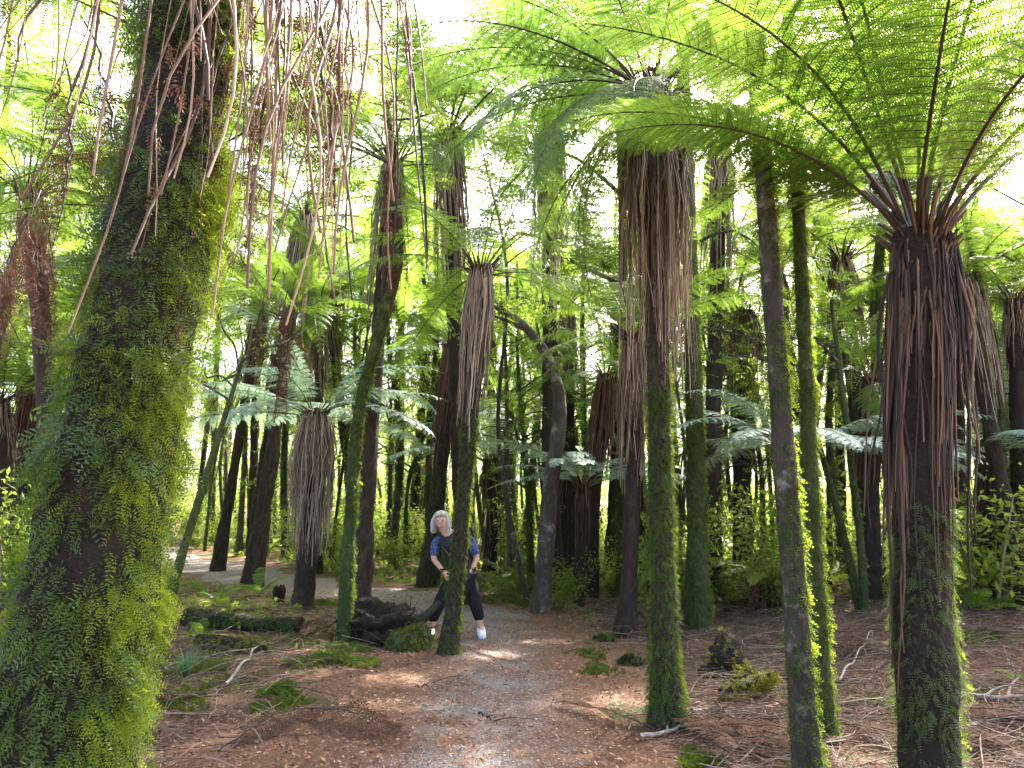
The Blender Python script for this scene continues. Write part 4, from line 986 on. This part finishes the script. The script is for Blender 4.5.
def loft(name, rings, mat, parent, m=22):
    """closed garment from elliptical rings (centre, rx, ry)"""
    a = np.linspace(0, 2 * math.pi, m, endpoint=False); n = len(rings); t = np.linspace(0, n - 1, n * 5)
    C = np.array([r_[0] for r_ in rings], float); Q = np.array([[r_[1], r_[2]] for r_ in rings])
    C = np.stack([np.interp(t, np.arange(n), C[:, k]) for k in range(3)], -1); Q = np.stack([np.interp(t, np.arange(n), Q[:, k]) for k in range(2)], -1)
    for _ in range(3): C[1:-1] = (C[:-2] + 2 * C[1:-1] + C[2:]) / 4; Q[1:-1] = (Q[:-2] + 2 * Q[1:-1] + Q[2:]) / 4
    v = C[:, None] + np.stack([np.cos(a)[None] * Q[:, :1], np.sin(a)[None] * Q[:, 1:], 0 * a[None] + 0 * Q[:, :1]], -1)
    v = v * (1 + 0) + .006 * lump(v, 28, 2)[..., None] * np.array([1, 1, 0])
    i_ = np.arange(len(t) * m).reshape(len(t), m); k_ = np.roll(i_, -1, 1)
    f = np.stack([i_[:-1], k_[:-1], k_[1:], i_[1:]], -1).reshape(-1, 4)
    return MB().add(v, f, 0, True).build(name, mat, parent)
sh_m = checked("blue_patterned_shirt", (.010, .022, .095), (.07, .10, .22))
def mid_(a_, b_, t): return tuple(np.array(a_) * (1 - t) + np.array(b_) * t)
nk2 = mid_(nkb, nk, .45)
shirt = skinned("shirt", [pel, bel, che, nkb, nk2, shl, mid_(shl, ell, .45), mid_(shl, ell, .92), shr, mid_(shr, elr, .45), mid_(shr, elr, .92)],
    [(0, 1), (1, 2), (2, 3), (3, 4), (3, 5), (5, 6), (6, 7), (3, 8), (8, 9), (9, 10)], [(.155, .125), (.145, .115), (.155, .115), (.095, .085), .072, .074, .068, .07, .074, .068, .07], sh_m, woman, root=1)
vest = skinned("vest", [J(463.5, 584, -.01), pel, bel, che, nkb, mid_(nkb, nk, .25), mid_(nkb, shl, .72), mid_(nkb, shr, .72)],
    [(0, 1), (1, 2), (2, 3), (3, 4), (4, 5), (4, 6), (4, 7)], [(.20, .16), (.2, .165), (.195, .165), (.205, .17), (.13, .12), .09, .1, .1], cloth("dark_vest", (.026, .028, .034)), woman, root=2)
MB().add(*tubes(smooth_path([J(442, 547, -.21), J(447, 552, -.21), J(450, 556, -.2)], 8), np.full(8, .0025), 5), 0, True).build("vest_pocket_trim", cloth("trim", (.3, .3, .32)), woman)
skinned("trousers", [pel, hl, kl, J(431.5, 622.5, .02), hr, kr, J(480, 621, .02)], [(0, 1), (1, 2), (2, 3), (0, 4), (4, 5), (5, 6)], [.16, .115, .085, .068, .115, .085, .068], cloth("black_trousers", (.012, .012, .014)), woman)
white = plain("white_trainer", (.72, .74, .76), .5, .4, .08)
for (a_, t_) in ((al, tl), (ar, tr)):
    a2 = np.array(a_); t2 = np.array(t_)
    sh_ = skinned("shoe", [a2 + [0, .06, -.035], a2 + [0, -.02, -.02], (a2 + t2) / 2 + [0, -.02, -.035], t2 + [0, -.06, -.03]], [(0, 1), (1, 2), (2, 3)], [.055, .062, .06, .05], white, woman, root=1)
    zb = -float(0) ; z0 = min(a2[2], t2[2]) - .075
    c_ = (a2 + t2) / 2
    an = np.linspace(0, 2 * math.pi, 20, endpoint=False); ring = np.stack([.052 * np.cos(an), .135 * np.sin(an) - .02], -1)
    lo_ = np.concatenate([ring, np.full((20, 1), z0)], 1); hi_ = np.concatenate([ring, np.full((20, 1), z0 + .022)], 1); off = np.array([c_[0], c_[1], 0])
    vv = np.concatenate([lo_, hi_]) + off; ff = [[i, (i + 1) % 20, 20 + (i + 1) % 20, 20 + i] for i in range(20)] + [[20 + i, 20 + i + 1, 20 + 18 - i if False else 39 - i - 1, 39 - i] for i in range(0, 9)] + [[i, 19 - i, 18 - i, i + 1] for i in range(0, 9)]
    MB().add(vv, ff).build("sole", plain("grey_sole", (.35, .36, .38), .7), sh_)
# hair, face
hairm = stalk_mat("white_hair", [(.3, .28, .25), (.5, .48, .44), (.66, .64, .6), (.42, .39, .35)], .5)
g = np.random.default_rng(9); hc = np.array(hm) + np.array([0, .02, .02])
K = 620; az = g.uniform(0, 2 * math.pi, K); fr_ = -np.sin(az)          # fr_ = 1 towards the face
end = np.where(fr_ > .55, g.uniform(.7, 1.2, K), g.uniform(2.0, 2.6, K))
u = np.linspace(0, 1, 9)[None]; el_ = u * end[:, None]
rad = np.where(fr_ > .55, .086, .088)[:, None] + .012 * g.uniform(-1, 1, K)[:, None] + .012 * (el_ > 1.5)
hx = np.cos(az)[:, None] * np.sin(np.minimum(el_, 1.6)) * rad; hy = np.sin(az)[:, None] * np.sin(np.minimum(el_, 1.6)) * rad * 1.15
hz = np.where(el_ < 1.6, np.cos(el_) * .112, -.01 - (el_ - 1.6) * .16)
hair = hc + np.stack([hx + g.normal(0, .016, (K, 1)) * u ** 2 + .006 * np.sin(u * 9 + g.uniform(0, 6, (K, 1))), hy + .02 * u * 0, hz], -1)
MB().add(*tubes(hair, np.full((K, 9), .0062) * np.linspace(1.2, .6, 9)[None], 4), 0, True).build("hair", hairm, woman)
def ball(c, r, name, mat, par, n=10):
    v, f = lump_mesh(r[0], r[1], r[2], 0, 0, n, 14, -2); return MB().add(v + np.array(c), f, 0, True).build(name, mat, par)
fc = np.array(hm) + np.array([-.004, -.079, -.012])
for sx in (-1, 1):
    ball(fc + [.03 * sx, .008, .022], (.012, .007, .007), "eye", plain("eye_dark", (.03, .02, .02), .3), woman)
    ball(np.array(hm) + [.08 * sx, .0, 0], (.012, .02, .03), "ear", skin, woman)
ball(fc + [0, -.012, -.008], (.013, .016, .022), "nose", skin, woman)
ball(fc + [0, .004, -.042], (.034, .012, .014), "mouth", plain("lips", (.35, .08, .07), .4), woman)
ball(fc + [0, -.004, -.040], (.025, .009, .007), "teeth", plain("teeth", (.8, .78, .72), .3), woman)
# hands: palm, four unequal fingers and a thumb, resting towards the pockets
for (w0, sgn) in ((wrl, 1), (wrr, -1)):
    w0 = np.array(w0); dv = nrm(np.array([.55 * sgn, .15, -.8])); sv = nrm(np.array([-.8 * sgn, -.1, -.55])); nv = np.cross(dv, sv)
    vs = [w0, w0 + dv * .045, w0 + dv * .08]; es = [(0, 1), (1, 2)]; rs = [.027, (.034, .018), (.036, .017)]
    for q, (o2, l2) in enumerate(((-.028, .06), (-.010, .072), (.010, .068), (.028, .052))):
        k0 = len(vs); b0 = w0 + dv * .085 + sv * o2
        vs += [b0, b0 + dv * l2 * .5 + nv * .006, b0 + dv * l2 + nv * .024]; es += [(2, k0), (k0, k0 + 1), (k0 + 1, k0 + 2)]; rs += [.0105, .0095, .008]
    k0 = len(vs); b0 = w0 + dv * .03 - sv * .03
    vs += [b0, b0 + dv * .03 - sv * .02 + nv * .01, b0 + dv * .06 - sv * .022 + nv * .02]; es += [(1, k0), (k0, k0 + 1), (k0 + 1, k0 + 2)]; rs += [.012, .011, .009]
    skinned("hand", vs, es, rs, skin, woman, 1)
MB().add(*tubes(smooth_path([np.array(wrl) + [-.03, 0, .02], np.array(wrl) + [0, -.03, .02], np.array(wrl) + [.03, 0, .02]], 8), np.full(8, .012), 6), 0, True).build("wristwatch", cloth("watch_strap", (.01, .01, .01)), woman)
